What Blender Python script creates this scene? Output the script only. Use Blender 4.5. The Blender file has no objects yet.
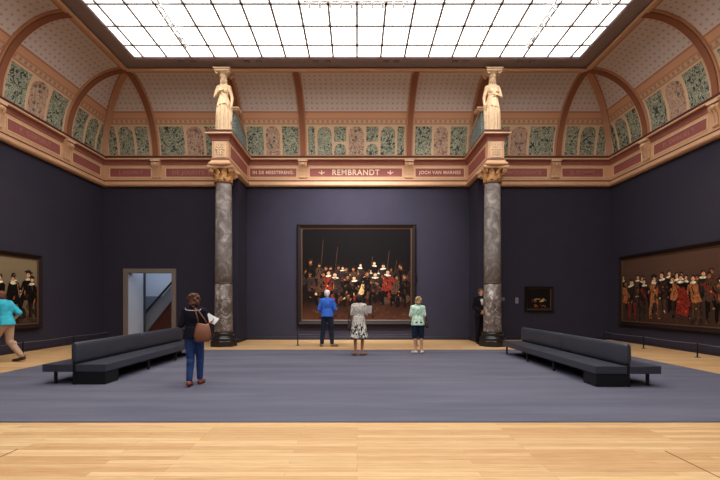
import bpy, bmesh, math, random
from mathutils import Vector, Matrix, Euler
PI = math.pi
sc = bpy.context.scene
COL = sc.collection

# ------------------------------------------------------------------ helpers
def lin(r, g, b):
    f = lambda c: (c/255/12.92) if c/255 <= .04045 else ((c/255+.055)/1.055)**2.4
    return (f(r), f(g), f(b), 1.0)

MATS = {}
def mat(name, rgb, rough=.6, spec=.3, metal=0.0, noise=0.0, nscale=8.0, bump=0.0, bscale=60.0):
    """plain procedural paint/cloth: colour broken up by a little noise"""
    if name in MATS: return MATS[name]
    m = bpy.data.materials.new(name); m.use_nodes = True
    nt = m.node_tree; N = nt.nodes; L = nt.links
    b = N['Principled BSDF']
    b.inputs['Roughness'].default_value = rough
    b.inputs['Specular IOR Level'].default_value = spec
    b.inputs['Metallic'].default_value = metal
    c = lin(*rgb)
    b.inputs['Base Color'].default_value = c
    tc = N.new('ShaderNodeTexCoord')
    if noise > 0:
        n = N.new('ShaderNodeTexNoise'); n.inputs['Scale'].default_value = nscale; n.inputs['Detail'].default_value = 5
        L.new(tc.outputs['Object'], n.inputs['Vector'])
        r = N.new('ShaderNodeValToRGB')
        r.color_ramp.elements[0].position = .3; r.color_ramp.elements[1].position = .7
        r.color_ramp.elements[0].color = tuple(x*(1-noise) for x in c[:3])+(1,)
        r.color_ramp.elements[1].color = tuple(min(1, x*(1+noise)) for x in c[:3])+(1,)
        L.new(n.outputs['Fac'], r.inputs['Fac']); L.new(r.outputs['Color'], b.inputs['Base Color'])
    if bump > 0:
        n2 = N.new('ShaderNodeTexNoise'); n2.inputs['Scale'].default_value = bscale; n2.inputs['Detail'].default_value = 3
        L.new(tc.outputs['Object'], n2.inputs['Vector'])
        bp = N.new('ShaderNodeBump'); bp.inputs['Strength'].default_value = bump; bp.inputs['Distance'].default_value = .02
        L.new(n2.outputs['Fac'], bp.inputs['Height']); L.new(bp.outputs['Normal'], b.inputs['Normal'])
    MATS[name] = m
    return m

def link(name, bm, mats, parent=None, smooth=False, recalc=True):
    if recalc: bmesh.ops.recalc_face_normals(bm, faces=bm.faces[:])
    me = bpy.data.meshes.new(name); bm.to_mesh(me); bm.free()
    if not isinstance(mats, (list, tuple)): mats = [mats]
    for m in mats: me.materials.append(m)
    if smooth:
        for p in me.polygons: p.use_smooth = True
    o = bpy.data.objects.new(name, me); COL.objects.link(o)
    if parent: o.parent = parent
    return o

def empty(name, loc, label, cat, group=None, rz=0):
    o = bpy.data.objects.new(name, None); COL.objects.link(o)
    o.empty_display_size = .1
    o.location = loc; o.rotation_euler = (0, 0, rz)
    o['label'] = label; o['category'] = cat
    if group: o['group'] = group
    return o
def tag(o, label, cat, group=None):
    o['label'] = label; o['category'] = cat
    if group: o['group'] = group
    return o
def struct(o):
    o['kind'] = 'structure'; return o

def box(bm, x0, x1, y0, y1, z0, z1, mi=0, bevel=0):
    r = bmesh.ops.create_cube(bm, size=1)
    for v in r['verts']:
        v.co = Vector(((x0+x1)/2+v.co.x*(x1-x0), (y0+y1)/2+v.co.y*(y1-y0), (z0+z1)/2+v.co.z*(z1-z0)))
    fs = list({f for v in r['verts'] for f in v.link_faces})
    for f in fs: f.material_index = mi
    if bevel:
        es = list({e for v in r['verts'] for e in v.link_edges})
        rb = bmesh.ops.bevel(bm, geom=es, offset=bevel, segments=3, profile=.5, affect='EDGES')
        for f in rb['faces']: f.material_index = mi
def grid_surface(bm, rows, closed_u=False, mi=0, caps=False):
    """rows: list of lists of points"""
    V = [[bm.verts.new(p) for p in r] for r in rows]
    n = len(V[0])
    for i in range(len(V)-1):
        for j in range(n if closed_u else n-1):
            k = (j+1) % n
            try: bm.faces.new((V[i][j], V[i][k], V[i+1][k], V[i+1][j])).material_index = mi
            except ValueError: pass
    if caps and closed_u:
        bm.faces.new(list(reversed(V[0]))).material_index = mi
        bm.faces.new(V[-1]).material_index = mi
    return V
def lathe(bm, prof, seg=32, c=(0, 0, 0), mi=0, sy=1.0):
    rows = [[(c[0]+r*math.cos(2*PI*j/seg), c[1]+sy*r*math.sin(2*PI*j/seg), c[2]+z) for j in range(seg)] for r, z in prof]
    grid_surface(bm, rows, True, mi, True)
def frame_of(d):
    d = d.normalized()
    a = Vector((0, 0, 1)) if abs(d.z) < .9 else Vector((1, 0, 0))
    u = d.cross(a).normalized(); v = d.cross(u).normalized()
    return u, v
def cap(bm, p0, p1, r0, r1, seg=14, mi=0, rings=4):
    """tapered capsule"""
    p0 = Vector(p0); p1 = Vector(p1); d = p1-p0
    if d.length < 1e-6: d = Vector((0, 0, 1e-3)); p1 = p0+d
    u, v = frame_of(d); dn = d.normalized()
    rows = []
    for i in range(rings+1):
        a = -PI/2+PI/2*i/rings
        if i == 0: a = -PI/2*.97
        rows.append((p0+dn*(r0*math.sin(a)), r0*math.cos(a)))
    for i in range(rings+1):
        a = PI/2*i/rings
        if i == rings: a = PI/2*.97
        rows.append((p1+dn*(r1*math.sin(a)), r1*math.cos(a)))
    rows = [[c+u*(r*math.cos(2*PI*j/seg))+v*(r*math.sin(2*PI*j/seg)) for j in range(seg)] for c, r in rows]
    grid_surface(bm, rows, True, mi, True)
def ell(bm, c, r, rot=None, seg=20, mi=0):
    M = Matrix.Translation(Vector(c)) @ (Euler(rot).to_matrix().to_4x4() if rot else Matrix()) @ Matrix.Diagonal((r[0], r[1], r[2], 1))
    rr = bmesh.ops.create_uvsphere(bm, u_segments=seg, v_segments=seg//2+2, radius=1, matrix=M)
    for f in {f for v in rr['verts'] for f in v.link_faces}: f.material_index = mi
def tube(bm, pts, r, seg=10, mi=0):
    pts = [Vector(p) for p in pts]; rows = []
    for i, p in enumerate(pts):
        d = pts[min(i+1, len(pts)-1)]-pts[max(i-1, 0)]
        u, v = frame_of(d)
        rows.append([p+u*(r*math.cos(2*PI*j/seg))+v*(r*math.sin(2*PI*j/seg)) for j in range(seg)])
    grid_surface(bm, rows, True, mi, True)
def sweep(bm, path, prof, mi=0, closed=True):
    """sweep a profile (offset to the right of the path, z) along a plan polyline with mitred corners"""
    P = [Vector((p[0], p[1])) for p in path]; rows = []
    for i, p in enumerate(P):
        ns = []
        if i > 0: d = (P[i]-P[i-1]).normalized(); ns.append(Vector((d.y, -d.x)))
        if i < len(P)-1: d = (P[i+1]-P[i]).normalized(); ns.append(Vector((d.y, -d.x)))
        m = ns[0] if len(ns) == 1 else (ns[0]+ns[1])/(1+ns[0].dot(ns[1]))
        rows.append([(p.x+m.x*o, p.y+m.y*o, z) for o, z in prof])
    grid_surface(bm, rows, closed, mi, closed)
def remeshed(bm, voxel, smooth=2, fac=.5):
    """union of closed pieces -> one continuous skin"""
    me = bpy.data.meshes.new('tmp'); bmesh.ops.recalc_face_normals(bm, faces=bm.faces[:]); bm.to_mesh(me); bm.free()
    o = bpy.data.objects.new('tmp', me); COL.objects.link(o)
    r = o.modifiers.new('r', 'REMESH'); r.mode = 'VOXEL'; r.voxel_size = voxel; r.adaptivity = 0
    if smooth:
        s = o.modifiers.new('s', 'SMOOTH'); s.factor = fac; s.iterations = smooth
    dg = bpy.context.evaluated_depsgraph_get(); dg.update()
    out = bpy.data.meshes.new_from_object(o.evaluated_get(dg))
    bpy.data.objects.remove(o); bpy.data.meshes.remove(me)
    return out
def link_mesh(name, me, m, parent=None, smooth=True):
    me.name = name; me.materials.clear(); me.materials.append(m)
    for p in me.polygons: p.use_smooth = smooth; p.material_index = 0
    o = bpy.data.objects.new(name, me); COL.objects.link(o)
    if parent: o.parent = parent
    return o

# ------------------------------------------------------------------ camera (20.5 mm shift lens, level)
F = 410.0; VX = 357.0; VY = 301.0; ZC = 1.5
cam = bpy.data.cameras.new('camera'); co = bpy.data.objects.new('camera', cam); COL.objects.link(co)
cam.sensor_width = 36; cam.lens = F/720*36
cam.shift_x = (360-VX)/720; cam.shift_y = (VY-240)/720
cam.clip_start = .05; cam.clip_end = 200
co.location = (0, 0, ZC); co.rotation_euler = (PI/2, 0, 0)
sc.camera = co
def X_(px, d): return (px-VX)*d/F
def Z_(py, d): return ZC+(VY-py)*d/F

# ------------------------------------------------------------------ materials with nodes
def wood_floor():
    m = bpy.data.materials.new('oak boards'); m.use_nodes = True
    nt = m.node_tree; N = nt.nodes; L = nt.links; b = N['Principled BSDF']
    tc = N.new('ShaderNodeTexCoord')
    br = N.new('ShaderNodeTexBrick')
    br.inputs['Scale'].default_value = 1; br.inputs['Brick Width'].default_value = 1.7; br.inputs['Row Height'].default_value = .09
    br.inputs['Mortar Size'].default_value = .0012; br.inputs['Mortar Smooth'].default_value = .1; br.offset = .37; br.offset_frequency = 3
    br.inputs['Color1'].default_value = lin(220, 184, 134); br.inputs['Color2'].default_value = lin(196, 152, 104)
    br.inputs['Mortar'].default_value = lin(150, 100, 58)
    L.new(tc.outputs['Object'], br.inputs['Vector'])
    mp = N.new('ShaderNodeMapping'); mp.inputs['Scale'].default_value = (1.1, 16, 1)
    L.new(tc.outputs['Object'], mp.inputs['Vector'])
    n = N.new('ShaderNodeTexNoise'); n.inputs['Scale'].default_value = 2.2; n.inputs['Detail'].default_value = 7; n.inputs['Roughness'].default_value = .65
    L.new(mp.outputs['Vector'], n.inputs['Vector'])
    r = N.new('ShaderNodeValToRGB')
    r.color_ramp.elements[0].position = .32; r.color_ramp.elements[0].color = (.84, .76, .68, 1)
    r.color_ramp.elements[1].position = .66; r.color_ramp.elements[1].color = (1.06, 1.08, 1.12, 1)
    L.new(n.outputs['Fac'], r.inputs['Fac'])
    mx = N.new('ShaderNodeMix'); mx.data_type = 'RGBA'; mx.blend_type = 'MULTIPLY'; mx.inputs['Factor'].default_value = 1
    L.new(br.outputs['Color'], mx.inputs['A']); L.new(r.outputs['Color'], mx.inputs['B'])
    L.new(mx.outputs['Result'], b.inputs['Base Color'])
    b.inputs['Roughness'].default_value = .42; b.inputs['Specular IOR Level'].default_value = .35
    return m
WOOD = wood_floor()

def carpet_mat():
    m = bpy.data.materials.new('slate carpet'); m.use_nodes = True
    nt = m.node_tree; N = nt.nodes; L = nt.links; b = N['Principled BSDF']
    tc = N.new('ShaderNodeTexCoord')
    mp = N.new('ShaderNodeMapping'); mp.inputs['Scale'].default_value = (.22, 1.6, 1)
    L.new(tc.outputs['Object'], mp.inputs['Vector'])
    n = N.new('ShaderNodeTexNoise'); n.inputs['Scale'].default_value = 1.3; n.inputs['Detail'].default_value = 6; n.inputs['Roughness'].default_value = .6
    L.new(mp.outputs['Vector'], n.inputs['Vector'])
    r = N.new('ShaderNodeValToRGB')
    r.color_ramp.elements[0].position = .3; r.color_ramp.elements[0].color = lin(87, 85, 98)
    r.color_ramp.elements[1].position = .7; r.color_ramp.elements[1].color = lin(105, 103, 115)
    L.new(n.outputs['Fac'], r.inputs['Fac']); L.new(r.outputs['Color'], b.inputs['Base Color'])
    b.inputs['Roughness'].default_value = .95; b.inputs['Specular IOR Level'].default_value = .1
    f = N.new('ShaderNodeTexNoise'); f.inputs['Scale'].default_value = 160
    L.new(tc.outputs['Object'], f.inputs['Vector'])
    bp = N.new('ShaderNodeBump'); bp.inputs['Strength'].default_value = .25; bp.inputs['Distance'].default_value = .01
    L.new(f.outputs['Fac'], bp.inputs['Height']); L.new(bp.outputs['Normal'], b.inputs['Normal'])
    return m

def cove_mat():
    """UV: u = metres along the wall, v = height on the curve in degrees / 90"""
    m = bpy.data.materials.new('stencilled plaster'); m.use_nodes = True
    nt = m.node_tree; N = nt.nodes; L = nt.links; b = N['Principled BSDF']
    uv = N.new('ShaderNodeUVMap'); sp = N.new('ShaderNodeSeparateXYZ'); L.new(uv.outputs['UV'], sp.inputs['Vector'])
    base = N.new('ShaderNodeValToRGB'); base.color_ramp.interpolation = 'CONSTANT'
    cr = base.color_ramp
    bands = [(0, (196, 152, 118)), (.02, (214, 184, 150)), (.335, (188, 138, 104)), (.35, (206, 170, 138)), (.385, (196, 138, 104)),
             (.40, (212, 160, 124)), (.455, (186, 128, 98)), (.47, (216, 202, 192)), (.93, (182, 132, 110))]
    while len(cr.elements) < len(bands): cr.elements.new(.5)
    for e, (p, c) in zip(cr.elements, bands): e.position = p; e.color = lin(*c)
    L.new(sp.outputs['Y'], base.inputs['Fac'])
    # motif field
    mp = N.new('ShaderNodeMapping'); mp.inputs['Scale'].default_value = (1, 3.35, 1); L.new(uv.outputs['UV'], mp.inputs['Vector'])
    vo = N.new('ShaderNodeTexVoronoi'); vo.inputs['Scale'].default_value = 5.4; vo.inputs['Randomness'].default_value = .12
    L.new(mp.outputs['Vector'], vo.inputs['Vector'])
    dots = N.new('ShaderNodeValToRGB'); dots.color_ramp.elements[0].position = .12; dots.color_ramp.elements[0].color = (1, 1, 1, 1)
    dots.color_ramp.elements[1].position = .27; dots.color_ramp.elements[1].color = (0, 0, 0, 1)
    L.new(vo.outputs['Distance'], dots.inputs['Fac'])
    zone = N.new('ShaderNodeValToRGB'); zone.color_ramp.interpolation = 'CONSTANT'
    z = zone.color_ramp; z.elements[0].color = (0, 0, 0, 1); z.elements[1].position = .49; z.elements[1].color = (1, 1, 1, 1)
    e = z.elements.new(.92); e.color = (0, 0, 0, 1)
    L.new(sp.outputs['Y'], zone.inputs['Fac'])
    mu = N.new('ShaderNodeMath'); mu.operation = 'MULTIPLY'; L.new(dots.outputs['Color'], mu.inputs[0]); L.new(zone.outputs['Color'], mu.inputs[1])
    mu2 = N.new('ShaderNodeMath'); mu2.operation = 'MULTIPLY'; L.new(mu.outputs[0], mu2.inputs[0]); mu2.inputs[1].default_value = .5
    mx = N.new('ShaderNodeMix'); mx.data_type = 'RGBA'
    L.new(mu2.outputs[0], mx.inputs['Factor']); L.new(base.outputs['Color'], mx.inputs['A']); mx.inputs['B'].default_value = lin(150, 96, 82)
    # fringe of small teeth above the panels
    wv = N.new('ShaderNodeMath'); wv.operation = 'MULTIPLY'; L.new(sp.outputs['X'], wv.inputs[0]); wv.inputs[1].default_value = 34
    sn = N.new('ShaderNodeMath'); sn.operation = 'SINE'; L.new(wv.outputs[0], sn.inputs[0])
    gt = N.new('ShaderNodeMath'); gt.operation = 'GREATER_THAN'; L.new(sn.outputs[0], gt.inputs[0]); gt.inputs[1].default_value = .1
    z2 = N.new('ShaderNodeValToRGB'); z2.color_ramp.interpolation = 'CONSTANT'
    q = z2.color_ramp; q.elements[0].color = (0, 0, 0, 1); q.elements[1].position = .352; q.elements[1].color = (.55, .55, .55, 1)
    e = q.elements.new(.38); e.color = (0, 0, 0, 1)
    L.new(sp.outputs['Y'], z2.inputs['Fac'])
    mu3 = N.new('ShaderNodeMath'); mu3.operation = 'MULTIPLY'; L.new(gt.outputs[0], mu3.inputs[0]); L.new(z2.outputs['Color'], mu3.inputs[1])
    mx2 = N.new('ShaderNodeMix'); mx2.data_type = 'RGBA'
    L.new(mu3.outputs[0], mx2.inputs['Factor']); L.new(mx.outputs['Result'], mx2.inputs['A']); mx2.inputs['B'].default_value = lin(150, 92, 70)
    L.new(mx2.outputs['Result'], b.inputs['Base Color'])
    b.inputs['Roughness'].default_value = .75; b.inputs['Specular IOR Level'].default_value = .2
    return m

def foliage_mat(name, ground, leaf, bloom, scale=9.0):
    """painted scrolls of leaves and flowers"""
    m = bpy.data.materials.new(name); m.use_nodes = True
    nt = m.node_tree; N = nt.nodes; L = nt.links; b = N['Principled BSDF']
    tc = N.new('ShaderNodeTexCoord')
    n = N.new('ShaderNodeTexNoise'); n.inputs['Scale'].default_value = scale*.8; n.inputs['Detail'].default_value = 2; n.inputs['Distortion'].default_value = 1.6
    L.new(tc.outputs['Object'], n.inputs['Vector'])
    r = N.new('ShaderNodeValToRGB'); c = r.color_ramp
    c.elements[0].position = .40; c.elements[0].color = lin(*ground)
    c.elements[1].position = .50; c.elements[1].color = lin(*leaf)
    e = c.elements.new(.56); e.color = lin(*ground)
    e = c.elements.new(.60); e.color = lin(*leaf)
    e = c.elements.new(.66); e.color = lin(*ground)
    L.new(n.outputs['Fac'], r.inputs['Fac'])
    vo = N.new('ShaderNodeTexVoronoi'); vo.inputs['Scale'].default_value = scale*.62
    L.new(tc.outputs['Object'], vo.inputs['Vector'])
    d = N.new('ShaderNodeValToRGB'); d.color_ramp.elements[0].position = .2; d.color_ramp.elements[0].color = (1, 1, 1, 1)
    d.color_ramp.elements[1].position = .3; d.color_ramp.elements[1].color = (0, 0, 0, 1)
    L.new(vo.outputs['Distance'], d.inputs['Fac'])
    mx = N.new('ShaderNodeMix'); mx.data_type = 'RGBA'
    L.new(d.outputs['Color'], mx.inputs['Factor']); L.new(r.outputs['Color'], mx.inputs['A']); mx.inputs['B'].default_value = lin(*bloom)
    L.new(mx.outputs['Result'], b.inputs['Base Color']); b.inputs['Roughness'].default_value = .7
    b.inputs['Specular IOR Level'].default_value = .2
    return m

def marble_mat(name, dark, mid, light, scale):
    m = bpy.data.materials.new(name); m.use_nodes = True
    nt = m.node_tree; N = nt.nodes; L = nt.links; b = N['Principled BSDF']
    tc = N.new('ShaderNodeTexCoord')
    n = N.new('ShaderNodeTexNoise'); n.inputs['Scale'].default_value = scale; n.inputs['Detail'].default_value = 9; n.inputs['Distortion'].default_value = 1.3; n.inputs['Roughness'].default_value = .68
    L.new(tc.outputs['Object'], n.inputs['Vector'])
    r = N.new('ShaderNodeValToRGB'); c = r.color_ramp
    c.elements[0].position = .3; c.elements[0].color = lin(*dark)
    c.elements[1].position = .52; c.elements[1].color = lin(*mid)
    e = c.elements.new(.66); e.color = lin(*light)
    L.new(n.outputs['Fac'], r.inputs['Fac']); L.new(r.outputs['Color'], b.inputs['Base Color'])
    b.inputs['Roughness'].default_value = .3; b.inputs['Specular IOR Level'].default_value = .4
    return m

WALL = mat('aubergine wall paint', (51, 47, 59), .8, .15, noise=.05, nscale=2)
TAN = mat('gilded tan plaster', (208, 162, 124), .6, .25, noise=.05, nscale=6)
TANL = mat('pale gilt plaster', (224, 186, 148), .6, .25, noise=.05, nscale=6)
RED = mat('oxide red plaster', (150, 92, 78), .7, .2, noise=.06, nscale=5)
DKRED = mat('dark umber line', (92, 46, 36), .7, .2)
PANELRED = mat('red inscription ground', (152, 88, 80), .75, .2, noise=.12, nscale=40)
RIB = mat('painted brown rib', (190, 140, 108), .65, .25, noise=.06, nscale=6)
LETTER = mat('pale gilt lettering', (232, 200, 170), .6, .3)
LETTERDIM = mat('worn rose lettering', (176, 116, 104), .7, .2)
FRAMEGREY = mat('grey brown skylight steel', (150, 132, 128), .6, .3, noise=.04)
COVE = cove_mat()
GREENP = foliage_mat('green leaf scrolls', (56, 68, 64), (196, 194, 164), (124, 128, 110), 8)
REDP = foliage_mat('rose leaf scrolls', (150, 108, 94), (208, 182, 152), (96, 98, 88), 8)
TILEP = foliage_mat('blue green leaf tiles', (92, 114, 118), (168, 176, 164), (126, 144, 142), 10)
BLACK = mat('black paint', (16, 15, 16), .45, .3)
CHAR = mat('charcoal metal', (34, 33, 36), .4, .4)

# ------------------------------------------------------------------ the room
XW, YB, Y0 = 9.83, 15.87, -2.5
ZT = 9.6
# floor
bm = bmesh.new(); box(bm, -XW-.3, XW+.3, Y0, 19.6, -.2, 0)
floor = struct(link('floor', bm, WOOD))
# foreground floor seams (access hatches let into the boards)
seam = mat('dark floor seam', (110, 72, 42), .6)
bm = bmesh.new()
box(bm, 3.075, 3.087, Y0, 4.1, .0, .0015)
struct(link('trim_8', bm, seam))
bm = bmesh.new()
box(bm, -3.44, -3.428, Y0, 4.15, .0, .0015)
struct(link('trim_9', bm, seam))
# side walls
for nm, s in (('wall_left', -1), ('wall_right', 1)):
    bm = bmesh.new(); a, b_ = sorted((s*XW, s*(XW+.3)))
    box(bm, a, b_, Y0, YB+.3, 0, ZT)
    struct(link(nm, bm, WALL))
# unseen glowing panel added above the hall for cool daylight on the near floor
m = bpy.data.materials.new('cool hall fill glow'); m.use_nodes = True
N = m.node_tree.nodes; N.remove(N['Principled BSDF'])
em = N.new('ShaderNodeEmission'); em.inputs['Color'].default_value = (.84, .93, 1, 1); em.inputs['Strength'].default_value = 5.0
m.node_tree.links.new(em.outputs[0], N['Material Output'].inputs['Surface'])
bm = bmesh.new(); box(bm, -4.2, 4.2, Y0, .9, 6.25, 6.3)
struct(link('hall_fill_panel', bm, m))
# front wall: the camera looks in from a wide opening to the hall
bm = bmesh.new()
box(bm, -XW, -4.2, 1.0, 1.3, 0, ZT); box(bm, 4.2, XW, 1.0, 1.3, 0, ZT); box(bm, -4.2, 4.2, 1.0, 1.3, 6.2, ZT)
struct(link('wall_front', bm, WALL))
# back wall with a doorway
DX0, DX1, DZ = -8.86, -7.15, 2.59
bm = bmesh.new()
box(bm, -XW, DX0, YB, YB+.3, 0, ZT); box(bm, DX1, XW, YB, YB+.3, 0, ZT); box(bm, DX0, DX1, YB, YB+.3, DZ, ZT)
struct(link('wall_back', bm, WALL))
# short cross walls behind the columns, carrying the entablature forward onto them
SX0, SX1, SYF, SYW = 4.305, 4.685, 13.45, 14.75
DXS = .035   # the pair of columns stands a little right of the axis
for nm, s in (('wall_stub_left', -1), ('wall_stub_right', 1)):
    bm = bmesh.new(); a, b_ = sorted((s*SX0+DXS, s*SX1+DXS))
    box(bm, a, b_, SYW, YB, 0, 5.95)
    box(bm, a, b_, SYF, YB, 5.95, 7.06, 1)
    struct(link(nm, bm, [WALL, TAN]))
# entablature and cornice
path = [(-XW, Y0), (-XW, YB), (-SX1+DXS, YB), (-SX1+DXS, SYF), (-SX0+DXS, SYF), (-SX0+DXS, YB),
        (SX0+DXS, YB), (SX0+DXS, SYF), (SX1+DXS, SYF), (SX1+DXS, YB), (XW, YB), (XW, Y0)]
bm = bmesh.new()
sweep(bm, path, [(0, 5.91), (.13, 5.91), (.17, 5.95), (.17, 5.99), (.12, 6.04), (.11, 6.095), (0, 6.095)], 0)
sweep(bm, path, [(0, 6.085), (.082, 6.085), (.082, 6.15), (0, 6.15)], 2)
sweep(bm, path, [(0, 6.135), (.08, 6.135), (.08, 6.73), (0, 6.73)], 0)
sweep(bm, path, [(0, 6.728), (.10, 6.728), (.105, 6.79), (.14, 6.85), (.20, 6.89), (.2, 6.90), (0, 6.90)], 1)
sweep(bm, path, [(0, 6.898), (.24, 6.898), (.26, 6.92), (.25, 6.945), (.22, 6.957), (0, 6.957)], 3)
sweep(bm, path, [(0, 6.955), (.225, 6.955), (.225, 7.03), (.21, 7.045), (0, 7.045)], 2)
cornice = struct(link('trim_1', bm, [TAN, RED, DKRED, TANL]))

# inscription panels
def text_mesh(txt, size, width=None, offs=0.0, ext=.006):
    cu = bpy.data.curves.new('t', 'FONT'); cu.body = txt; cu.size = size; cu.extrude = ext; cu.offset = offs
    cu.align_x = 'CENTER'; cu.align_y = 'CENTER'; cu.space_character = 1.12
    o = bpy.data.objects.new('t', cu); COL.objects.link(o)
    dg = bpy.context.evaluated_depsgraph_get(); dg.update()
    me = bpy.data.meshes.new_from_object(o.evaluated_get(dg))
    bpy.data.objects.remove(o)
    xs = [v.co.x for v in me.vertices]; w = max(xs)-min(xs); cx = (max(xs)+min(xs))/2
    k = (width/w) if width else 1
    for v in me.vertices: v.co.x = (v.co.x-cx)*k
    return me
def wallpos(wall, u, o, z):
    if wall == 'back': return Vector((u, YB-o, z))
    if wall == 'left': return Vector((-XW+o, u, z))
    return Vector((XW-o, u, z))
def wallbox(bm, wall, u0, u1, o0, o1, z0, z1, mi=0):
    a = wallpos(wall, u0, o0, z0); b = wallpos(wall, u1, o1, z1)
    box(bm, min(a.x, b.x), max(a.x, b.x), min(a.y, b.y), max(a.y, b.y), z0, z1, mi)
def inscription(wall, u0, u1, txt=None, dim=False, size=.2, frac=.86):
    bm = bmesh.new()
    t = .03
    wallbox(bm, wall, u0, u1, .078, .086, 6.28, 6.60, 0)
    for (a, b, c, d) in ((u0-t, u1+t, 6.25, 6.28), (u0-t, u1+t, 6.60, 6.63), (u0-t, u0, 6.28, 6.6), (u1, u1+t, 6.28, 6.6)):
        wallbox(bm, wall, a, b, .078, .10, c, d, 1)
    p = struct(link('inscription_panel', bm, [PANELRED, TANL], cornice))
    if txt:
        me = text_mesh(txt, size, (u1-u0)*frac, .004)
        o = link_mesh('inscription', me, LETTERDIM if dim else LETTER, p, False)
        c = wallpos(wall, (u0+u1)/2, .092, 6.44)
        o.location = c
        o.rotation_euler = (PI/2, 0, {'back': 0, 'left': PI/2, 'right': -PI/2}[wall])
        struct(o)
    return p
inscription('back', -9.5, -7.93, 'J. DUVELT', True, .17, .6)
inscription('back', -7.35, -4.98, 'DE JOUDTE. MAN', True, .2, .8)
inscription('back', -4.12, -2.33, 'IN DE MEESTERENG.', False, .17, .88)
p = inscription('back', -1.82, 1.74, 'REMBRANDT', False, .3, .51)
for sx in (-1.36, 1.28):     # small leaf sprigs beside the name
    bm = bmesh.new()
    for k in range(-1, 2):
        a = k*1.1
        ell(bm, (sx+.07*math.sin(a), YB-.094, 6.40+.07*math.cos(a)), (.022, .006, .07), (0, a, 0), 10)
    ell(bm, (sx, YB-.094, 6.39), (.03, .006, .03), None, 10)
    struct(link('leaf_sprig', bm, LETTER, p, True))
inscription('back', 2.25, 4.12, 'JOCH VAN MARNES', False, .17, .86)
inscription('back', 4.98, 7.32, 'VAN WOUDENCE', True, .2, .8)
inscription('back', 7.9, 9.47, 'D. BLOMME', True, .17, .6)
for w in ('left', 'right'):
    inscription(w, 14.05, 15.55)
    inscription(w, 11.42, 13.45, 'P. DERUELT', True, .19, .6)
    inscription(w, 8.7, 10.7, 'H. TERBERG', True, .19, .6)
    inscription(w, 6.0, 8.0, 'N. VERWAEL', True, .19, .6)
# red panels and carved plaques on the blocks above the columns
PLAQ = foliage_mat('carved pale plaque', (190, 158, 124), (232, 206, 170), (210, 180, 140), 14)
for s in (-1, 1):
    for xf, sg in ((SX0, -1), (SX1, 1)):
        bm = bmesh.new()
        xa, xb = sorted((s*(xf+sg*.078)+DXS, s*(xf+sg*.09)+DXS))
        box(bm, xa, xb, 13.62, 15.6, 6.26, 6.62)
        struct(link('red_side_panel', bm, PANELRED, cornice))
    bm = bmesh.new(); xa, xb = sorted((s*SX0+DXS, s*SX1+DXS))
    box(bm, xa, xb, SYF-.10, SYF-.078, 6.19, 6.69)
    box(bm, xa+.07, xb-.07, SYF-.118, SYF-.098, 6.26, 6.62, 1, .005)
    cx = (xa+xb)/2
    for k in range(8):
        a = k*PI/4
        ell(bm, (cx+.1*math.sin(a), SYF-.122, 6.44+.1*math.cos(a)), (.03, .015, .06), (0, a, 0), 10, 0)
    ell(bm, (cx, SYF-.125, 6.44), (.04, .02, .04), None, 10, 0)
    struct(link('carved_plaque', bm, [TANL, PLAQ], cornice))
# scrolled console brackets of the frieze
def bracket(wall, u, w=.32):
    prof = [(.07, 6.21), (.10, 6.21), (.135, 6.25), (.115, 6.32), (.13, 6.45), (.17, 6.58), (.225, 6.66), (.25, 6.73), (.235, 6.79), (.19, 6.82), (.07, 6.84)]
    bm = bmesh.new()
    for (a, b, k) in ((-.5, -.22, 0), (-.22, -.12, -.02), (-.12, .12, .012), (.12, .22, -.02), (.22, .5, 0)):
        rows = [[wallpos(wall, u+w*e, max(.06, o+(k if o > .08 else 0)), z) for o, z in prof] for e in (a, b)]
        grid_surface(bm, rows, True, 0, True)
    ell(bm, wallpos(wall, u, .25, 6.72), (.06, .06, .06), None, 12, 1)
    wallbox(bm, wall, u-w*.56, u+w*.56, .06, .27, 6.83, 6.9, 1)
    struct(link('console_bracket', bm, [TAN, TANL], cornice))
for u in (-7.7, -2.07, 2.0, 7.62): bracket('back', u)
for w in ('left', 'right'):
    for u in (13.755, 11.05, 8.35, 5.65): bracket(w, u)

# ------------------------------------------------------------------ coved ceiling
XC, YC, ZB, CO, CH = 9.74, 15.78, 7.03, 2.02, 2.26
def curve(t): return CO*(1-math.cos(t)), ZB+CH*math.sin(t)
def cove_pt(wall, u, t, lift=0.0):
    o, z = curve(t)
    nx, nz = math.cos(t)*CH, -math.sin(t)*CO
    l = math.hypot(nx, nz); o += lift*nx/l; z += lift*nz/l
    if wall == 'back': return Vector((u, YC-o, z))
    if wall == 'left': return Vector((-XC+o, u, z))
    return Vector((XC-o, u, z))
bm = bmesh.new(); uvl = bm.loops.layers.uv.new('UVMap')
NT = 36
for wall in ('back', 'left', 'right'):
    nu = 60; rows = []; uvs = []
    for i in range(NT+1):
        t = PI/2*i/NT; o, z = curve(t); row = []; ur = []
        for j in range(nu+1):
            f = j/nu
            if wall == 'back': u = -(XC-o)+2*(XC-o)*f
            else: u = Y0+(YC-o-Y0)*f
            row.append(bm.verts.new(cove_pt(wall, u, t))); ur.append((u+20, i/NT))
        rows.append(row); uvs.append(ur)
    for i in range(NT):
        for j in range(nu):
            idx = ((i, j), (i, j+1), (i+1, j+1), (i+1, j))
            f = bm.faces.new([rows[a][b] for a, b in idx]); f.smooth = True
            for lp, (a, b) in zip(f.loops, idx): lp[uvl].uv = uvs[a][b]
ceiling = struct(link('ceiling', bm, COVE, recalc=False))
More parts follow.
